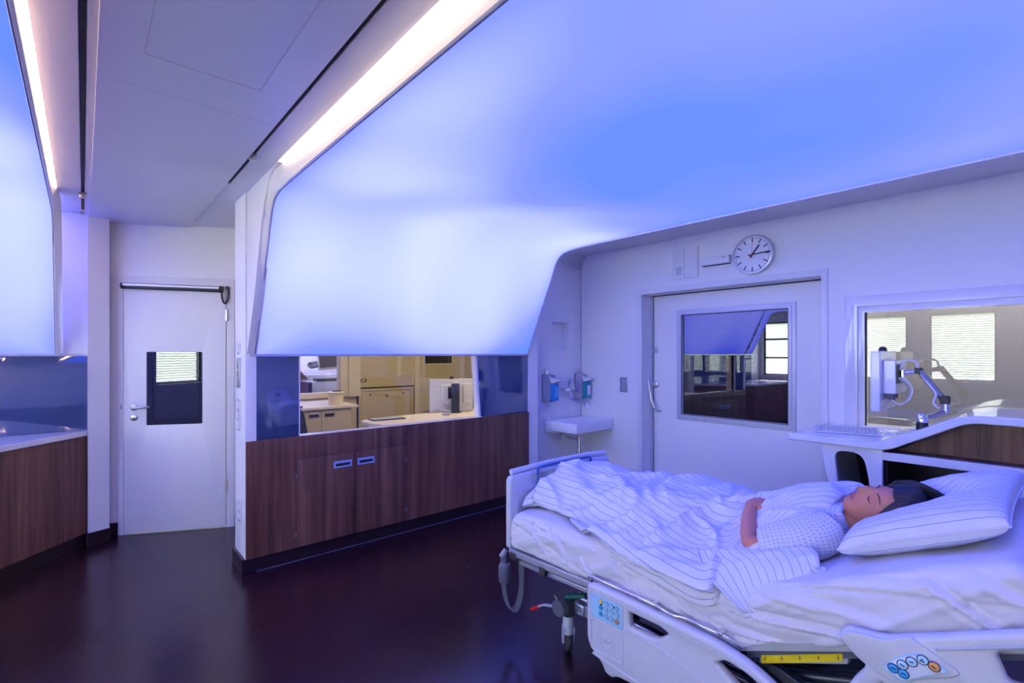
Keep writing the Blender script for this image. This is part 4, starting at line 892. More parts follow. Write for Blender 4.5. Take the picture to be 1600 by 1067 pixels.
# ---- mattress under its fitted white sheet
def sstep(a, b, x): t = max(0, min(1, (x-a)/(b-a))); return t*t*(3-2*t)
def z_top(y):
    base = .688
    if y > .82: return base-.012*sstep(1.75, 1.95, y)
    t = .82-y; s_ = .455*t
    bl = .10
    return base+(s_-.455*bl/2 if t > bl else .455*t*t/(2*bl))+.010
def z_bot(y):
    return (.500 if y > .77 else .500+(.77-y)*.445)
SHEET = mat('white_cotton', (.64, .64, .70), .85, bump=(420, .06))
def fbm(x, y, z=0, o=3): return noise.fractal(Vector((x, y, z)), 1.0, 2.0, o)
def fold(x, y, seed, sharp=2.0):
    n = noise.noise(Vector((x, y, seed))); return (1-abs(n)*2)**1 if abs(n) < .5 else 0
# creases pulled into the sheet on the near side: (y, height) from .. to, strength, width
CREASE = [(.84, .72, .40, .12, .014, .07), (.70, .95, .50, .55, .009, .08), (.60, .85, .36, .30, .008, .10), (.27, .86, .12, .20, .016, .07), (.20, .95, .06, .40, .010, .10), (.98, .45, .84, .10, .014, .07), (1.08, .55, .96, .15, .010, .06),
          (1.30, .75, 1.16, .20, .013, .07), (1.45, .50, 1.38, .12, .010, .06), (1.62, .80, 1.52, .20, .010, .08), (1.80, .85, 1.68, .25, .011, .07), (.78, .35, .62, .05, .010, .06), (1.22, .90, 1.00, .60, .009, .08)]
def rrect(hw, hh, rt, rb, n):
    # rounded rectangle outline by arc length, starting at the middle of the underside
    P_ = []
    def arc(cx, cz, r, a0, a1): 
        for q in range(9): a = a0+(a1-a0)*q/8; P_.append((cx+r*cos(a), cz+r*sin(a)))
    P_.append((0, -hh)); arc(hw-rb, -hh+rb, rb, -pi/2, 0); arc(hw-rt, hh-rt, rt, 0, pi/2); arc(-hw+rt, hh-rt, rt, pi/2, pi); arc(-hw+rb, -hh+rb, rb, pi, 1.5*pi); P_.append((0, -hh))
    L = [0]
    for i in range(1, len(P_)): L.append(L[-1]+hypot(P_[i][0]-P_[i-1][0], P_[i][1]-P_[i-1][1]))
    out = []; j = 0
    for k in range(n):
        t = L[-1]*k/n
        while L[j+1] < t: j += 1
        f = (t-L[j])/max(1e-9, L[j+1]-L[j]); out.append((P_[j][0]+(P_[j+1][0]-P_[j][0])*f, P_[j][1]+(P_[j+1][1]-P_[j][1])*f))
    return out
rows = []
NY, NP = 330, 300
y0m, y1m = 1.945, .035
for i in range(NY+1):
    u = i/NY; y = y0m+(y1m-y0m)*u; r = 1.0
    if u < .02: r = sqrt(max(0.0, 1-(1-u/.02)**2))
    if u > .955: r = sqrt(max(0.0, 1-((u-.955)/.045)**2))
    zt, zb = z_top(y), z_bot(y); xm, hw = 2.118, .446
    hh = (zt-zb)/2*(.25+.75*r); zc = (zt+zb)/2 if u < .5 else zb+hh
    ring_ = []
    for px_, pz_ in rrect(hw*(.975+.025*r), hh, min(.055, hh*.9), min(.02, hh*.9), NP):
        x, z = xm+px_, zc+pz_; v = (z-zb)/(zt-zb+1e-6)
        sd_ = max(0, min(1, (abs(px_)-(hw-.055))/.05)); sd_ = sd_*sd_*(3-2*sd_); tf = (1-sd_) if pz_ > 0 else 0
        w1 = fbm(y*4.5+v*2.0, v*.9, 3, 3)*.013+noise.noise(Vector((y*15+v*7, v*1.0, 9)))*.006
        d1 = abs(noise.noise(Vector((y*3.4-v*2.6, v*.9, 20)))); w1 -= .013*exp(-(d1/.05)**2)
        if px_ < 0:
            for (ya, va, yb_, vb, am, wd) in CREASE:
                ly, lv = (yb_-ya)/.19, vb-va; qy, qv = (y-ya)/.19, v-va; ll = ly*ly+lv*lv; tt = (qy*ly+qv*lv)/ll
                if -.15 < tt < 1.15:
                    dd = (qy*lv-qv*ly)/sqrt(ll); fade = min(1, (tt+.15)/.35, (1.15-tt)/.35)
                    w1 += am*1.3*fade*exp(-(dd/(wd*.55))**2)-am*.9*fade*exp(-((dd-wd*1.0)/(wd*.6))**2)+am*.5*fade*exp(-((dd+wd*1.6)/wd)**2)
        x += (-1 if px_ < 0 else 1)*sd_*w1*min(1, r)
        z += tf*fbm(x*5, y*5, 5)*.009
        if v < .12: z += .012*noise.noise(Vector((y*7, 0, 4)))
        ring_.append(Vector((x, y+(.008*fbm(x*7, z*7, 2) if u < .02 else 0), z)))
    rows.append(ring_)
m_ = MB().grid(rows, closed=True)
m_.add([v for v in rows[0]], [tuple(range(NP))]); m_.add([v for v in rows[-1]], [tuple(range(NP))[::-1]])
mt = m_.build('mattress', SHEET, None, sharp=0)
tag(mt, 'thick mattress in a creased white sheet on the hospital bed', 'mattress')
# ================================================================== LINEN MATERIALS
def uvnode(nt):
    uv = nt.nodes.new('ShaderNodeUVMap'); uv.uv_map = 'UVMap'; sp = nt.nodes.new('ShaderNodeSeparateXYZ'); nt.links.new(uv.outputs[0], sp.inputs[0]); return uv.outputs[0], sp.outputs[0], sp.outputs[1]
def stripe_mat(name, pitch, wdt, base=(.66, .67, .73), line=(.10, .18, .42)):
    m, nt, b = nodes(name); uv, U, V = uvnode(nt)
    f = mth(nt, 'FRACT', mth(nt, 'DIVIDE', U, pitch)); ln = mth(nt, 'LESS_THAN', f, wdt)
    dash = mth(nt, 'GREATER_THAN', mth(nt, 'FRACT', mth(nt, 'DIVIDE', V, .009)), .22)
    f2 = mth(nt, 'MULTIPLY', ln, mth(nt, 'ADD', mth(nt, 'MULTIPLY', dash, .5), .35))
    mx = nt.nodes.new('ShaderNodeMix'); mx.data_type = 'RGBA'; nt.links.new(f2, mx.inputs['Factor'])
    mx.inputs[6].default_value = (*base, 1); mx.inputs[7].default_value = (*line, 1)
    nt.links.new(mx.outputs[2], b.inputs['Base Color']); b.inputs['Roughness'].default_value = .9; b.inputs['Specular IOR Level'].default_value = .2
    n = noise_tex(nt, uv, 38, 4, .6, .4); n2 = noise_tex(nt, uv, 400, 2)
    bp = nt.nodes.new('ShaderNodeBump'); bp.inputs['Strength'].default_value = .55; bp.inputs['Distance'].default_value = .008
    nt.links.new(mth(nt, 'ADD', n, mth(nt, 'MULTIPLY', n2, .12)), bp.inputs['Height']); nt.links.new(bp.outputs['Normal'], b.inputs['Normal'])
    return m
STRIPE = stripe_mat('striped_linen', .034, .085)
STRIPE2 = stripe_mat('striped_linen_pillow', .032, .08)
def gown_mat():
    m, nt, b = nodes('gown_print'); uv, U, V = uvnode(nt); c = .0135
    def loc(x): return mth(nt, 'SUBTRACT', mth(nt, 'FRACT', mth(nt, 'DIVIDE', x, c)), .5)
    ax, ay = mth(nt, 'ABSOLUTE', loc(U)), mth(nt, 'ABSOLUTE', loc(V))
    di = mth(nt, 'LESS_THAN', mth(nt, 'ABSOLUTE', mth(nt, 'SUBTRACT', ax, ay)), .09)
    r = mth(nt, 'LESS_THAN', mth(nt, 'MAXIMUM', ax, ay), .34); r2 = mth(nt, 'GREATER_THAN', mth(nt, 'MAXIMUM', ax, ay), .07)
    f = mth(nt, 'MULTIPLY', mth(nt, 'MULTIPLY', di, r), r2)
    mx = nt.nodes.new('ShaderNodeMix'); mx.data_type = 'RGBA'; nt.links.new(mth(nt, 'MULTIPLY', f, .85), mx.inputs['Factor'])
    mx.inputs[6].default_value = (.66, .67, .73, 1); mx.inputs[7].default_value = (.10, .16, .38, 1)
    nt.links.new(mx.outputs[2], b.inputs['Base Color']); b.inputs['Roughness'].default_value = .9; return m
GOWN = gown_mat()
HAIR = bpy.data.materials.new('hair'); HAIR.use_nodes = True
nt = HAIR.node_tree; b = nt.nodes['Principled BSDF']; b.inputs['Base Color'].default_value = (.012, .009, .012, 1); b.inputs['Roughness'].default_value = .38
vv = coords(nt, 'UV', (90, 3, 1)); nn = noise_tex(nt, vv, 1, 3, .6); bp = nt.nodes.new('ShaderNodeBump'); bp.inputs['Strength'].default_value = .6; bp.inputs['Distance'].default_value = .004
nt.links.new(nn, bp.inputs['Height']); nt.links.new(bp.outputs['Normal'], b.inputs['Normal'])
def uvgrid(name, rows, uvs, m, parent, **k):
    n = len(rows[0]); me = bpy.data.meshes.new(name); me.from_pydata([tuple(v) for r in rows for v in r], [], [(i*n+j, i*n+j+1, (i+1)*n+j+1, (i+1)*n+j) for i in range(len(rows)-1) for j in range(n-1)])
    ul = me.uv_layers.new(name='UVMap'); fl = [u for r in uvs for u in r]
    for p in me.polygons:
        for li in p.loop_indices: ul.data[li].uv = fl[me.loops[li].vertex_index]
    return finish(name, me, m, parent, **k)

# ================================================================== THE PATIENT
def skin_mesh(nodes_, edges, root=0, sub=2):
    """nodes_: [(xyz, rx, ry)] -> mesh grown by a Skin modifier"""
    me = bpy.data.meshes.new('tmp'); me.from_pydata([tuple(n[0]) for n in nodes_], edges, [])
    ob = bpy.data.objects.new('tmp', me); C.objects.link(ob)
    md = ob.modifiers.new('s', 'SKIN'); md.use_smooth_shade = True; md.branch_smoothing = .3
    for i, n in enumerate(nodes_):
        sv = me.skin_vertices[0].data[i]; sv.radius = (n[1], n[2] if len(n) > 2 else n[1]); sv.use_root = (i == root)
    sb = ob.modifiers.new('u', 'SUBSURF'); sb.levels = sub; sb.render_levels = sub
    bpy.context.view_layer.update()
    out = bpy.data.meshes.new_from_object(ob.evaluated_get(bpy.context.evaluated_depsgraph_get()))
    bpy.data.objects.remove(ob); bpy.data.meshes.remove(me)
    vs = [v.co.copy() for v in out.vertices]; fs = [tuple(p.vertices) for p in out.polygons]; bpy.data.meshes.remove(out); return vs, fs
HC = Vector((2.118, .461, .948))
PT = R(17); hc = Vector((0, -cos(PT), sin(PT))); n0 = Vector((0, sin(PT), cos(PT))); ro = R(33)
hn = (n0*cos(ro)+Vector((-1, 0, 0))*sin(ro)).normalized(); hs_ = hn.cross(hc).normalized(); hc = hs_.cross(hn).normalized()
def H(x, y, z): return HC+hs_*x+hn*y+hc*z        # x to her right, y out of the face, z to the crown
def G(x, z, cx, cz, sx, sz): return exp(-((x-cx)/sx)**2-((z-cz)/sz)**2)
def head_pt(th, ph):
    """th azimuth from the face direction, ph elevation"""
    x = .073*cos(ph)*sin(th); y = .094*cos(ph)*cos(th); z = .113*sin(ph)
    if z < 0:
        t = -z/.113; x *= 1-.36*t**1.6
        y = y*(1-.10*t) if y > 0 else y*(1-.45*t**1.2)
    if y > 0:
        f = y/.094; ff = min(1, max(0, (f-.15)/.6)); ff = ff*ff*(3-2*ff)
        y = y*.93+.004
        flat = .083*(1-.25*(x/.075)**2)
        y = min(y, flat) if abs(z) < .07 and False else y
        d = 0
        # forehead, brow, sockets, lids
        d += .004*G(x, z, 0, .055, .05, .03)
        d += .0055*(G(x, z, .030, .029, .018, .008)+G(x, z, -.030, .029, .018, .008))
        d -= .0115*(G(x, z, .031, .013, .015, .011)+G(x, z, -.031, .013, .015, .011))
        d += .0085*(G(x, z, .032, .009, .0115, .0085)+G(x, z, -.032, .009, .0115, .0085))
        d -= .0016*(G(x, z, .032, .0015, .013, .0016)+G(x, z, -.032, .0015, .013, .0016))
        # nose
        d += .0060*G(x, z, 0, .014, .0070, .018)+.015*G(x, z, 0, -.010, .010, .018)+.0155*G(x, z, 0, -.021, .0115, .0095)
        d += .0075*(G(x, z, .0115, -.026, .006, .006)+G(x, z, -.0115, -.026, .006, .006))
        d -= .004*(G(x, z, .006, -.0335, .004, .003)+G(x, z, -.006, -.0335, .004, .003))
        # lips
        d += .0042*G(x, z, 0, -.046, .019, .0055)+.0050*G(x, z, 0, -.0575, .017, .0055)
        d -= .0045*G(x, z, 0, -.0517, .021, .0018)
        d -= .003*G(x, z, 0, -.068, .014, .006)
        d += .008*G(x, z, 0, -.085, .016, .013)
        # cheeks
        d += .006*(G(x, z, .040, -.016, .016, .016)+G(x, z, -.040, -.016, .016, .016))
        d += .002*G(x, z, 0, -.05, .03, .03)
        y += d*ff
    # ears
    return x, y, z
hv, hf, hmi = [], [], []
NT, NPH = 190, 170
def warp(t): return t+.35*sin(t)*-1*.0
for j in range(NPH+1):
    ph = -pi/2+pi*j/NPH
    for i in range(NT):
        u = 2*pi*i/NT-pi; th = u-.55*sin(u)            # denser at the face
        hv.append(head_pt(th, ph))
for j in range(NPH):
    for i in range(NT):
        f = (j*NT+i, j*NT+(i+1) % NT, (j+1)*NT+(i+1) % NT, (j+1)*NT+i); hf.append(f)
        c = [sum(hv[k][q] for k in f)/4 for q in range(3)]
        mi = 0
        if c[1] > .05:
            lipw = .0235*(1-min(1, (abs(c[2]+.0517)/.0125))**2)
            if abs(c[0]) < lipw and -.064 < c[2] < -.0405: mi = 1
        hmi.append(mi)
earv = []
for s_ in (-1, 1):
    base = len(hv)
    for a_ in range(14):
        a = 2*pi*a_/14
        for r_, q in ((1.0, 0), (.98, .010), (.8, .013), (.62, .006), (.2, .004)):
            px = s_*(.069+q+.006*sin(a)*0); pz = -.004+.029*r_*sin(a); py = -.008+.017*r_*cos(a)-.006*sin(a)*r_; hv.append((px, py, pz))
    for a_ in range(14):
        for q in range(4):
            A = base+a_*5+q; B = base+((a_+1) % 14)*5+q; hf.append((A, B, B+1, A+1)); hmi.append(0)
hv = [H(*v) for v in hv]
# body: pelvis root, torso, neck, legs, arms
BN = [((2.12, 1.03, .755), .13, .07), ((2.12, .88, .77), .11, .065), ((2.12, .74, .81), .13, .08), ((2.12, .64, .850), .13, .075), ((2.119, .575, .878), .058, .058), ((2.118, .50, .918), .056, .056),
      ((2.22, 1.08, .75), .07), ((2.225, 1.25, .765), .062), ((2.23, 1.44, .765), .05), ((2.23, 1.62, .75), .045), ((2.23, 1.80, .745), .038), ((2.24, 1.82, .77), .028), ((2.245, 1.83, .80), .02),
      ((2.02, 1.08, .75), .07), ((2.015, 1.25, .765), .062), ((2.02, 1.44, .765), .05), ((2.03, 1.62, .75), .045), ((2.03, 1.80, .745), .038), ((2.02, 1.82, .77), .028), ((2.015, 1.83, .80), .02),
      ((1.965, .625, .845), .052), ((1.90, .70, .81), .045), ((1.862, .795, .792), .038), ((1.925, .826, .822), .037), ((1.985, .855, .856), .030), ((2.028, .868, .884), .023), ((2.060, .868, .898), .026),
      ((2.28, .625, .845), .052), ((2.34, .72, .80), .045), ((2.37, .84, .78), .037), ((2.34, .98, .79), .030), ((2.31, 1.06, .80), .024)]
BE = [(0, 1), (1, 2), (2, 3), (3, 4), (4, 5), (0, 6), (6, 7), (7, 8), (8, 9), (9, 10), (10, 11), (11, 12), (0, 13), (13, 14), (14, 15), (15, 16), (16, 17), (17, 18), (18, 19), (3, 20), (20, 21), (21, 22), (22, 23), (23, 24), (24, 25), (25, 26), (3, 27), (27, 28), (28, 29), (29, 30), (30, 31)]
bv, bf = skin_mesh(BN, BE)
# near hand lying on the belly: palm block and five bent fingers
W = Vector((2.035, .868, .888)); fd = Vector((.80, -.34, .10)).normalized(); up_ = Vector((-.25, .15, .95)); up_ = (up_-fd*up_.dot(fd)).normalized(); sd = fd.cross(up_).normalized()   # sd towards the feet/head side
if sd.y > 0: sd = -sd                                     # thumb side points to the head (-Y)
def HP(f, s, u): return W+fd*f+sd*s+up_*u
palm = [(HP(-.02, 0, 0), .022, .022), (HP(.012, 0, .004), .030, .020), (HP(.045, 0, .007), .040, .017), (HP(.075, 0, .003), .038, .014)]
pv, pf = skin_mesh(palm, [(0, 1), (1, 2), (2, 3)])
allv, allf, alli = list(hv), list(hf), list(hmi)
def addm(vs, fs, mi=0):
    n = len(allv); allv.extend(vs); allf.extend([tuple(i+n for i in f) for f in fs]); alli.extend([mi]*len(fs))
addm(bv, bf); addm(pv, pf)
for s0, ln, b_ in ((.030, .90, 0), (.011, 1.0, 0), (-.009, .94, 0), (-.028, .76, 0)):
    ch_ = [(HP(.055, s0*.9, .004), .0105), (HP(.082, s0, .002), .0098), (HP(.082+.030*ln, s0*1.05, -.008), .0088), (HP(.082+.048*ln, s0*1.05, -.024), .0080), (HP(.082+.052*ln, s0*1.02, -.040), .0068)]
    addm(*skin_mesh(ch_, [(i, i+1) for i in range(4)]))
th_ = [(HP(.005, .022, -.002), .013), (HP(.030, .046, -.006), .0115), (HP(.052, .056, -.012), .0098), (HP(.074, .058, -.020), .008)]
addm(*skin_mesh(th_, [(0, 1), (1, 2), (2, 3)]))
me = bpy.data.meshes.new('person'); me.from_pydata([tuple(v) for v in allv], [], allf)
bm = bmesh.new(); bm.from_mesh(me); bmesh.ops.recalc_face_normals(bm, faces=bm.faces); bm.to_mesh(me); bm.free()
body = finish('person', me, [SKIN, LIP, HAIR], None, sharp=0)
for p, mi in zip(me.polygons, alli): p.material_index = mi
tag(body, 'person lying asleep on their back in a patterned gown, hand on the striped duvet', 'person')

# hair: cap following the skull with combed strands falling back onto the pillow
rows, uvs = [], []
NA, NB = 150, 50
for j in range(NB+1):
    v = j/NB
    r_, u_ = [], []
    for i in range(NA+1):
        th = -pi+2*pi*i/NA
        c = cos(th)
        # hairline elevation depends on azimuth: high over the forehead, low at the nape
        hl = .62-1.05*max(0, sqrt((th*th)+.05)-.60)
        hl = max(hl, -.95)+.02*noise.noise(Vector((th*2.5, 2, 7)))
        ph = pi/2-(pi/2-hl)*v
        x, y, z = head_pt(th, ph)
        k = 1.07+.13*sstep(0, .45, 1-v)
        rg = .0035*noise.noise(Vector((th*9, v*2, 1)))+.0018*noise.noise(Vector((th*30, v*3, 4)))
        L = sqrt(x*x+y*y+z*z); k += rg/L
        if v > .9: k -= .05*(v-.9)/.1
        back = max(0, -c)*max(0, z/.11)*.02
        pr = x*.5+y*.8+z*.3; ex = .032*sstep(.0, .085, pr)*sstep(.12, .75, 1-v)*sstep(-.02, .06, z)
        r_.append(H(x*k+ex*.5, y*k-back+ex*.8, z*k+.004+ex*.3)); u_.append((i/NA, v))
    rows.append(r_); uvs.append(u_)
hr = uvgrid('hair', rows, uvs, HAIR, body, sharp=0)
lk = MB()
rnd = random.Random(5)
for q in range(300):
    s_ = rnd.uniform(-1, 1)
    x0, y0 = s_*.066, rnd.uniform(-.055, .034); z0 = rnd.uniform(.02, .085)
    if (x0/.073)**2+(y0/.095)**2+(z0/.113)**2 > 1.0: 
        k = 1/sqrt((x0/.073)**2+(y0/.095)**2+(z0/.113)**2); x0, y0, z0 = x0*k, y0*k, z0*k
    else:
        x0 = (1 if x0 > 0 else -1)*.073*sqrt(max(0, 1-(y0/.095)**2-(z0/.113)**2))
    pts = []; wv = rnd.uniform(-.006, .006); e_ = rnd.uniform(.135, .20)
    for k in range(9):
        t = k/8
        z = z0+(e_-z0)*t; x = x0*(1-.55*t**1.5)*(1.115)+wv*sin(t*3); y = y0*(1.115-.22*t)+(-.058-y0)*t**2*.75
        # stay outside the skull
        rr_ = sqrt((x/.082)**2+(y/.104)**2+(z/.124)**2)
        if rr_ < 1.01: x, y, z = x/rr_*1.01, y/rr_*1.01, z/rr_*1.01
        pr = x*.5+y*.8+z*.3; ex = .034*sstep(.0, .085, pr)*sstep(-.02, .06, z)*sstep(0, .35, t); x += ex*.5; y += ex*.8; z += ex*.3
        pts.append(H(x, y, z))
    lk.tube(pts, [.0022+.0022*sin(pi*min(1, k/6+.2)) for k in range(9)], 5)
lk.build('hair_strands', HAIR, body, sharp=0)

def surf(x, z, off=.001):
    # point of the face front at side offset x, height z
    lo, hi = 0.0, 1.2
    best = None
    ph = math.asin(max(-1, min(1, z/.113)))
    for q in range(200):
        th = q/200*1.3
        p = head_pt(th, ph)
        if best is None or abs(p[0]-abs(x)) < abs(best[0]-abs(x)): best = p
    return H(x, best[1]+off, best[2])
for sg in (-1, 1):
    MB().tube([surf(sg*bx, .0285+.0045*(1-((bx-.031)/.017)**2), .0012) for bx in [.013+.0038*k for k in range(10)]], [.0006, .0012, .0015, .0016, .0016, .0015, .0013, .0010, .0008, .0005], 6).build('eyebrow', HAIR, body, sharp=0)
    MB().tube([surf(sg*bx, -.0005+.0042*((bx-.032)/.0125)**2, .0008) for bx in [.0195+.0028*k for k in range(10)]], [.0005, .0009, .0012, .0013, .0014, .0014, .0013, .0012, .0010, .0006], 6).build('eyelashes', HAIR, body, sharp=0)
# gown: yoke and torso, sleeve of the near arm
rings = [((2.119, .548, .898), .064, .052, 22), ((2.12, .562, .892), .078, .060, 20), ((2.12, .585, .884), .115, .070, 18), ((2.12, .607, .874), .168, .074, 16), ((2.12, .640, .862), .198, .088, 15), ((2.12, .70, .835), .195, .095, 12), ((2.12, .78, .80), .165, .085, 8), ((2.12, .90, .77), .15, .065, 4), ((2.12, 1.05, .755), .16, .065, 0)]
rows, uvs = [], []; L_ = 0; pc = None
for c, w_, d_, an in rings:
    c = Vector(c); L_ += (c-pc).length if pc is not None else 0; pc = c
    r_, u_ = [], []
    for k in range(73):
        a = 2*pi*k/72; ca, sa = cos(a), sin(a)
        x = w_*abs(ca)**.85*(1 if ca > 0 else -1); h = d_*abs(sa)**.9*(1 if sa > 0 else -1)
        tl = R(an)
        fo = 1+.03*noise.noise(Vector((ca*3, c.y*9, sa*3)))*2
        p = c+Vector((x*fo, h*fo*sin(tl), h*fo*cos(tl))); p += Vector((0, .006*noise.noise(Vector((ca*4, sa*4, c.y*8))), 0))
        r_.append(p); u_.append((x*1.15 if abs(ca) > .3 else x*1.05, L_*1.1+.0*h) if sa > 0 else (w_*2+x, L_))
    rows.append(r_); uvs.append(u_)
gw = uvgrid('gown', rows, uvs, GOWN, body, sharp=0, sub=2)
tag(gw, 'white hospital gown with small blue cross print')
MB().tube([r for r in rows[0]], .0045, 6, cap=False).build('collar', mat('collar_blue', (.30, .42, .75), .8), gw, sharp=0)
path = [((2.02, .600, .868), .083), ((1.955, .625, .848), .086), ((1.920, .680, .830), .078), ((1.897, .725, .818), .066), ((1.882, .757, .808), .062), ((1.878, .768, .805), .058)]
rows, uvs = [], []; L_ = 0; prev = None
for i, (c, r0) in enumerate(path):
    c = Vector(c); t = (Vector(path[min(i+1, 5)][0])-Vector(path[max(i-1, 0)][0])).normalized()
    a0 = (Vector((0, 0, 1))-t*t.z).normalized(); b0 = t.cross(a0); L_ += (c-prev).length if prev is not None else 0; prev = c
    r_, u_ = [], []
    for k in range(41):
        a = 2*pi*k/40; rr_ = r0*(1+.10*noise.noise(Vector((cos(a)*2, sin(a)*2, i*.8)))+.05*noise.noise(Vector((cos(a)*5, sin(a)*5, i*.5))))
        r_.append(c+a0*cos(a)*rr_*.92+b0*sin(a)*rr_); u_.append((a*r0, L_))
    rows.append(r_); uvs.append(u_)
uvgrid('sleeve', rows, uvs, GOWN, body, sharp=0, sub=2, solid=.003)

# ================================================================== PILLOW
def pillow():
    rows, uvs = [], []; N, M_ = 70, 96
    def height(u, v): 
        p = max(0, 1-abs(u)**2.6)*max(0, 1-abs(v)**2.6); return p**.36
    top, bot = [], []
    for j in range(N+1):
        v = -1+2*j/N; rt, rb, ut = [], [], []; arc = 0
        for i in range(M_+1):
            u = -1+2*i/M_
            pinch = 1-.07*(1-abs(v)**2)*abs(u)**6*0
            x = 2.16+.358*u*(1-.05*(1-v*v)); y = .322-.208*v*(1-.06*(1-u*u))-.028*max(0, -u)**2*max(0, -v)*(1+.0*u)
            y += .05*(-u)*0
            zt = z_top(y)
            if y < .12: zt = z_top(.12)+(.12-y)*.2
            h = height(u, v)
            th = (.150+.02*(u > 0)*u)*h
            # head dent
            dd_ = ((x-HC.x-.0)/.105)**2+((y-.40)/.16)**2
            dent = .125*exp(-dd_*dd_*.8)+.010*exp(-((x-1.99)/.08)**2-((y-.40)/.12)**2)
            wr = .0045*fbm(u*4, v*5, 3)*h+.004*noise.noise(Vector((u*10, v*3, 7)))*(1-h)
            dx = -.03*exp(-((u+1)/.35)**2)*0
            zz = zt+.008+th-dent+wr
            hh_ = min(1, h*1.15); E_ = .052*(1-hh_); rt.append(Vector((x, y, max(zz+E_, zt+.008+E_)))); rb.append(Vector((x, y, zt-.004*hh_+.008*(1-hh_)+E_+wr)))
            if i: arc += (rt[-1]-rt[-2]).length
            ut.append((arc, v*.3))
        top.append(rt); bot.append(rb); uvs.append(ut)
    root = None
    rows = top
    n = M_+1; me = bpy.data.meshes.new('pillow'); vs = [v for r in top for v in r]+[v for r in bot for v in r]; nb = len(top)*n
    fs = [(j*n+i, j*n+i+1, (j+1)*n+i+1, (j+1)*n+i) for j in range(N) for i in range(M_)]; fs += [tuple(q+nb for q in f)[::-1] for f in fs]
    me.from_pydata([tuple(v) for v in vs], [], fs); ul = me.uv_layers.new(name='UVMap'); fl = [u for r in uvs for u in r]*2
    for p in me.polygons:
        for li in p.loop_indices: ul.data[li].uv = fl[me.loops[li].vertex_index]
    bm = bmesh.new(); bm.from_mesh(me); bmesh.ops.remove_doubles(bm, verts=bm.verts, dist=.0012); bmesh.ops.recalc_face_normals(bm, faces=bm.faces); bm.to_mesh(me); bm.free()
    o = finish('pillow', me, STRIPE2, None, sharp=0, sub=1)
    # piped edge
    ed = [top[j][0]*.5+bot[j][0]*.5 for j in range(N+1)]
    ed2 = [top[N][i]*.5+bot[N][i]*.5 for i in range(M_+1)]
    MB().tube(ed+ed2[1:], .0032, 6).build('piped_seam', SHEET, o, sharp=0)
    return tag(o, 'plump blue striped pillow under the sleeping head', 'pillow')
pillow()
# ================================================================== DUVET
def crom(p0, p1, p2, p3, t):
    return tuple(.5*((2*b)+(c-a)*t+(2*a-5*b+4*c-d)*t*t+(-a+3*b-3*c+d)*t**3) for a, b, c, d in zip(p0, p1, p2, p3))
def sample(pts, t):
    n = len(pts)-1; f = t*n; i = min(int(f), n-1); f -= i
    g = lambda k: pts[max(0, min(n, k))]
    return crom(g(i-1), g(i), g(i+1), g(i+2), f)
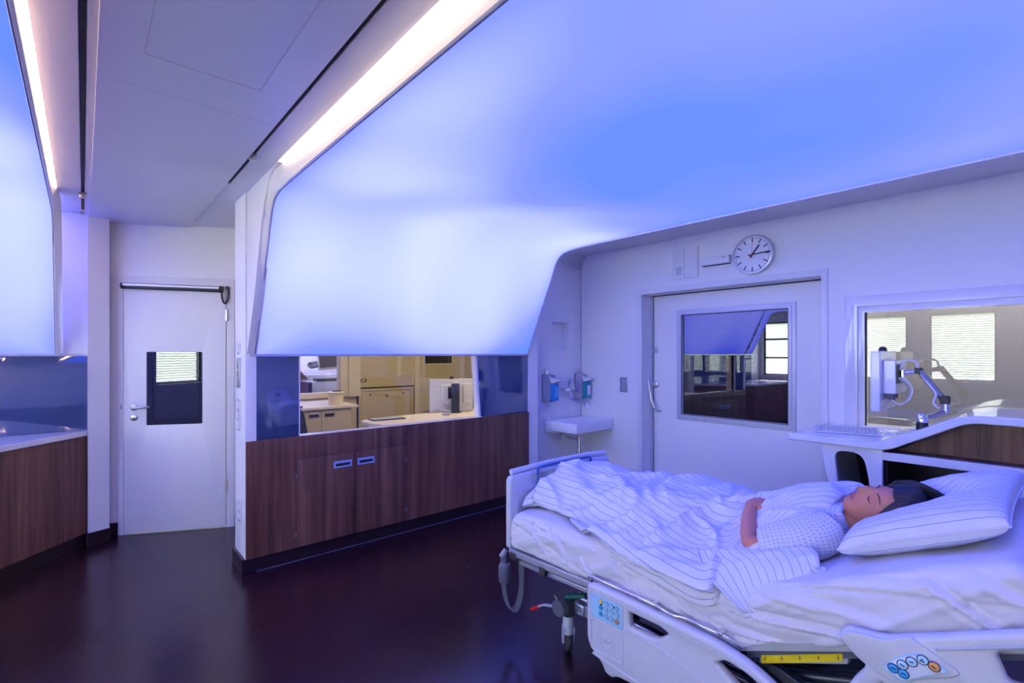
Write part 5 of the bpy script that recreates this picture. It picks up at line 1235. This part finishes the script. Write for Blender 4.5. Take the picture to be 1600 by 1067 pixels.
# rows from the foot end to the chest: far hem ... crest ... near hem ... tucked under, as (x, y, z)
KR = [
 [(2.52, 1.965, .70), (2.48, 1.955, .72), (2.38, 1.95, .735), (2.25, 1.95, .74), (2.10, 1.95, .742), (1.98, 1.95, .742), (1.88, 1.95, .738), (1.79, 1.945, .725), (1.755, 1.935, .700), (1.77, 1.93, .690)],
 [(2.56, 1.95, .69), (2.51, 1.935, .74), (2.40, 1.94, .80), (2.26, 1.945, .825), (2.12, 1.945, .828), (2.00, 1.935, .822), (1.90, 1.925, .800), (1.84, 1.91, .765), (1.80, 1.90, .715), (1.82, 1.89, .692)],
 [(2.60, 1.86, .68), (2.55, 1.86, .75), (2.43, 1.87, .82), (2.28, 1.875, .852), (2.12, 1.875, .862), (2.01, 1.870, .858), (1.92, 1.865, .840), (1.845, 1.865, .795), (1.800, 1.865, .725), (1.825, 1.86, .694)],
 [(2.62, 1.72, .66), (2.56, 1.72, .745), (2.43, 1.72, .80), (2.28, 1.73, .84), (2.14, 1.73, .842), (2.02, 1.73, .838), (1.93, 1.72, .812), (1.86, 1.71, .770), (1.790, 1.70, .720), (1.812, 1.70, .697)],
 [(2.63, 1.55, .64), (2.57, 1.55, .745), (2.44, 1.55, .80), (2.30, 1.56, .842), (2.16, 1.56, .838), (2.04, 1.56, .846), (1.93, 1.55, .815), (1.84, 1.54, .760), (1.748, 1.53, .722), (1.765, 1.53, .698)],
 [(2.63, 1.38, .63), (2.57, 1.38, .745), (2.45, 1.38, .81), (2.30, 1.39, .860), (2.17, 1.40, .852), (2.04, 1.39, .862), (1.92, 1.38, .828), (1.81, 1.37, .765), (1.695, 1.36, .715), (1.690, 1.36, .690)],
 [(2.63, 1.20, .62), (2.58, 1.20, .745), (2.46, 1.21, .82), (2.31, 1.22, .872), (2.17, 1.22, .874), (2.04, 1.22, .870), (1.91, 1.20, .825), (1.79, 1.18, .762), (1.660, 1.17, .700), (1.648, 1.17, .650)],
 [(2.63, 1.04, .62), (2.58, 1.04, .745), (2.46, 1.05, .81), (2.31, 1.05, .860), (2.17, 1.06, .868), (2.04, 1.06, .865), (1.91, 1.04, .822), (1.79, 1.02, .762), (1.655, 1.01, .700), (1.642, 1.01, .625)],
 [(2.62, .90, .62), (2.58, .90, .755), (2.47, .91, .825), (2.32, .92, .868), (2.18, .93, .872), (2.04, .93, .865), (1.93, .91, .820), (1.80, .88, .752), (1.665, .86, .695), (1.648, .85, .620)],
 [(2.60, .80, .65), (2.57, .80, .78), (2.47, .81, .86), (2.33, .82, .905), (2.20, .83, .915), (2.08, .84, .898), (1.98, .84, .855), (1.88, .82, .788), (1.76, .81, .735), (1.74, .80, .70)],
 [(2.58, .70, .70), (2.56, .70, .82), (2.46, .71, .91), (2.34, .72, .953), (2.22, .73, .963), (2.11, .73, .955), (2.03, .73, .925), (1.97, .72, .895), (1.925, .715, .872), (1.93, .71, .85)],
 [(2.56, .62, .76), (2.53, .62, .86), (2.44, .63, .935), (2.34, .63, .975), (2.24, .635, .985), (2.15, .64, .980), (2.07, .645, .958), (2.01, .650, .930), (1.965, .655, .902), (1.97, .66, .88)],
 [(2.54, .585, .80), (2.52, .58, .87), (2.43, .58, .935), (2.34, .58, .965), (2.25, .585, .972), (2.17, .59, .966), (2.10, .60, .950), (2.04, .612, .926), (1.995, .625, .900), (2.00, .635, .885)],
 [(2.53, .59, .79), (2.51, .585, .85), (2.43, .58, .90), (2.34, .585, .93), (2.25, .59, .938), (2.17, .60, .930), (2.10, .61, .918), (2.05, .62, .900), (2.01, .635, .888), (2.01, .645, .878)]]
NR, NCc = 190, 150
cols_ = [[sample(r, i/NCc) for i in range(NCc+1)] for r in KR]
pts = [[Vector(sample([cols_[k][i] for k in range(len(KR))], j/NR)) for i in range(NCc+1)] for j in range(NR+1)]
def ridged(v, s=1.0):
    n = 1-abs(noise.noise(v))*2.2; return max(n, 0)**2
rows, uvs = [], []
for j in range(NR+1):
    r_, u_ = [], []; L_ = 0
    for i in range(NCc+1):
        p = pts[j][i]; a = pts[min(j+1, NR)][i]-pts[max(j-1, 0)][i]; b = pts[j][min(i+1, NCc)]-pts[j][max(i-1, 0)]
        nr = a.cross(b); nr = nr.normalized() if nr.length > 1e-9 else Vector((0, 0, 1))
        if nr.z < -.2: nr = -nr
        if i: L_ += (p-pts[j][i-1]).length
        wx, wy = noise.noise(Vector((p.x*3, p.y*3, 11))), noise.noise(Vector((p.x*3, p.y*3, 31)))
        q = Vector((p.x+wx*.16, p.y+wy*.16, p.z*.6))
        # long soft folds running obliquely from the hip to the foot, cross creases over the lap
        f1 = ridged(Vector(((q.x*.9+q.y*.5)*5.2, (q.y*.9-q.x*.5)*2.6, 2.0)))
        f2 = ridged(Vector(((q.x*.6-q.y*.8)*6.5, (q.y*.6+q.x*.8)*3.2, 5.0)))
        f3 = noise.noise(Vector((q.x*17, q.y*13, 8.0)))
        big = noise.noise(Vector((q.x*5, q.y*4.2, 14.0)))
        e = min(1, (NCc-i)/9)*min(1, i/8); ez = min(1, (NR-j)/9)*min(1, .4+j/12)
        am = .55+.45*max(0, min(1, (p.y-.62)/.3))
        dsp = (.030*(f1-.3)+.022*(f2-.3)+.006*f3+.022*big)*am
        r_.append(p+nr*dsp*(.25+.75*e)*(.2+.8*ez)); u_.append((.02+L_*1.0, (p.y)*1.05+.0*L_))
    rows.append(r_); uvs.append([(x-L_, y) for x, y in u_])
duvet = uvgrid('duvet', rows, uvs, STRIPE, None, sharp=0, solid=.012)
tag(duvet, 'crumpled blue striped duvet spread over the sleeping person', 'duvet')
# corner of the duvet turned back beside the arm
fl = [[(1.770, .955, .755), (1.732, .92, .735), (1.690, .86, .705), (1.660, .785, .675), (1.658, .735, .645), (1.69, .72, .62)],
      [(1.805, .885, .772), (1.770, .84, .768), (1.735, .78, .760), (1.692, .725, .708), (1.680, .690, .655), (1.70, .675, .635)],
      [(1.835, .79, .798), (1.800, .755, .795), (1.765, .712, .785), (1.735, .68, .770), (1.715, .658, .725), (1.73, .645, .70)],
      [(1.850, .70, .820), (1.825, .675, .822), (1.795, .648, .820), (1.770, .625, .812), (1.755, .605, .775), (1.77, .60, .75)],
      [(1.860, .625, .838), (1.840, .603, .844), (1.812, .583, .846), (1.800, .570, .842), (1.793, .556, .815), (1.80, .55, .79)],
      [(1.872, .60, .838), (1.85, .585, .845), (1.825, .565, .845), (1.81, .553, .830), (1.80, .548, .805), (1.805, .545, .785)]]
NRf, NCf = 70, 60
cols_ = [[sample(r, i/NCf) for i in range(NCf+1)] for r in fl]
pts = [[Vector(sample([cols_[k][i] for k in range(len(fl))], j/NRf)) for i in range(NCf+1)] for j in range(NRf+1)]
rows, uvs = [], []; Lj = 0
for j in range(NRf+1):
    r_, u_ = [], []
    if j: Lj += (pts[j][NCf//2]-pts[j-1][NCf//2]).length
    for i in range(NCf+1):
        p = pts[j][i]; w1 = noise.noise(Vector((p.x*9, p.y*7, p.z*7+3)))*.012+ridged(Vector((p.x*14, p.y*7, p.z*8)))*.006
        r_.append(p+Vector((-.45, 0, .85))*w1); u_.append((Lj*1.25, i/NCf*.3))
    rows.append(r_); uvs.append(u_)
uvgrid('turned_back_corner', rows, uvs, STRIPE, duvet, sharp=0, solid=.02)
hem = [rows[0][i]+Vector((-.004, .002, .002)) for i in range(0, NCf+1, 3)]
MB().tube(hem, .0045, 6).build('hem', SHEET, duvet, sharp=0)
# ================================================================== CAMERA, LIGHT, VIEW
cam = bpy.data.cameras.new('camera'); co = bpy.data.objects.new('camera', cam); C.objects.link(co); S.camera = co
cam.sensor_width = 36; cam.lens = 770/1600*36; cam.shift_y = .0125; cam.clip_start = .02
co.location = (0, 0, 1.5); co.rotation_euler = (R(90), 0, -R(41.03))
w = bpy.data.worlds.new('world'); S.world = w; w.use_nodes = True
nt = w.node_tree; bg = nt.nodes['Background']
sky = nt.nodes.new('ShaderNodeTexSky'); sky.sky_type = 'NISHITA'; sky.sun_disc = False; sky.sun_elevation = R(45); sky.sun_rotation = R(-90)
nt.links.new(sky.outputs[0], bg.inputs[0]); bg.inputs[1].default_value = .6
def light(name, typ, loc, rot, energy, col, **k):
    l = bpy.data.lights.new(name, typ); l.energy = energy; l.color = col
    for a, b in k.items(): setattr(l, a, b)
    o = bpy.data.objects.new(name, l); C.objects.link(o); o.location = loc; o.rotation_euler = rot; return o
light('sun', 'SUN', (-8, 2, 6), (0, R(-42), R(-12)), 50, (1, .97, .99), angle=R(1))
# ceiling luminaires of the neighbouring rooms
light('control_room_lamp', 'AREA', (3.0, 4.55, 2.72), (0, 0, 0), 19, (1.0, .80, .52), shape='RECTANGLE', size=1.6, size_y=.5)
light('far_room_lamp', 'AREA', (2.6, 7.9, 2.75), (0, 0, 0), 55, (.56, .54, 1.0), shape='RECTANGLE', size=2.0, size_y=1.2)
light('adjacent_room_lamp', 'AREA', (5.1, 0, 2.75), (0, 0, 0), 26, (1.0, .96, .95), shape='RECTANGLE', size=.6, size_y=2.5)
S.view_settings.view_transform = 'Standard'; S.view_settings.look = 'None'; S.view_settings.exposure = .86; S.view_settings.gamma = 1; S.view_settings.use_curve_mapping = False
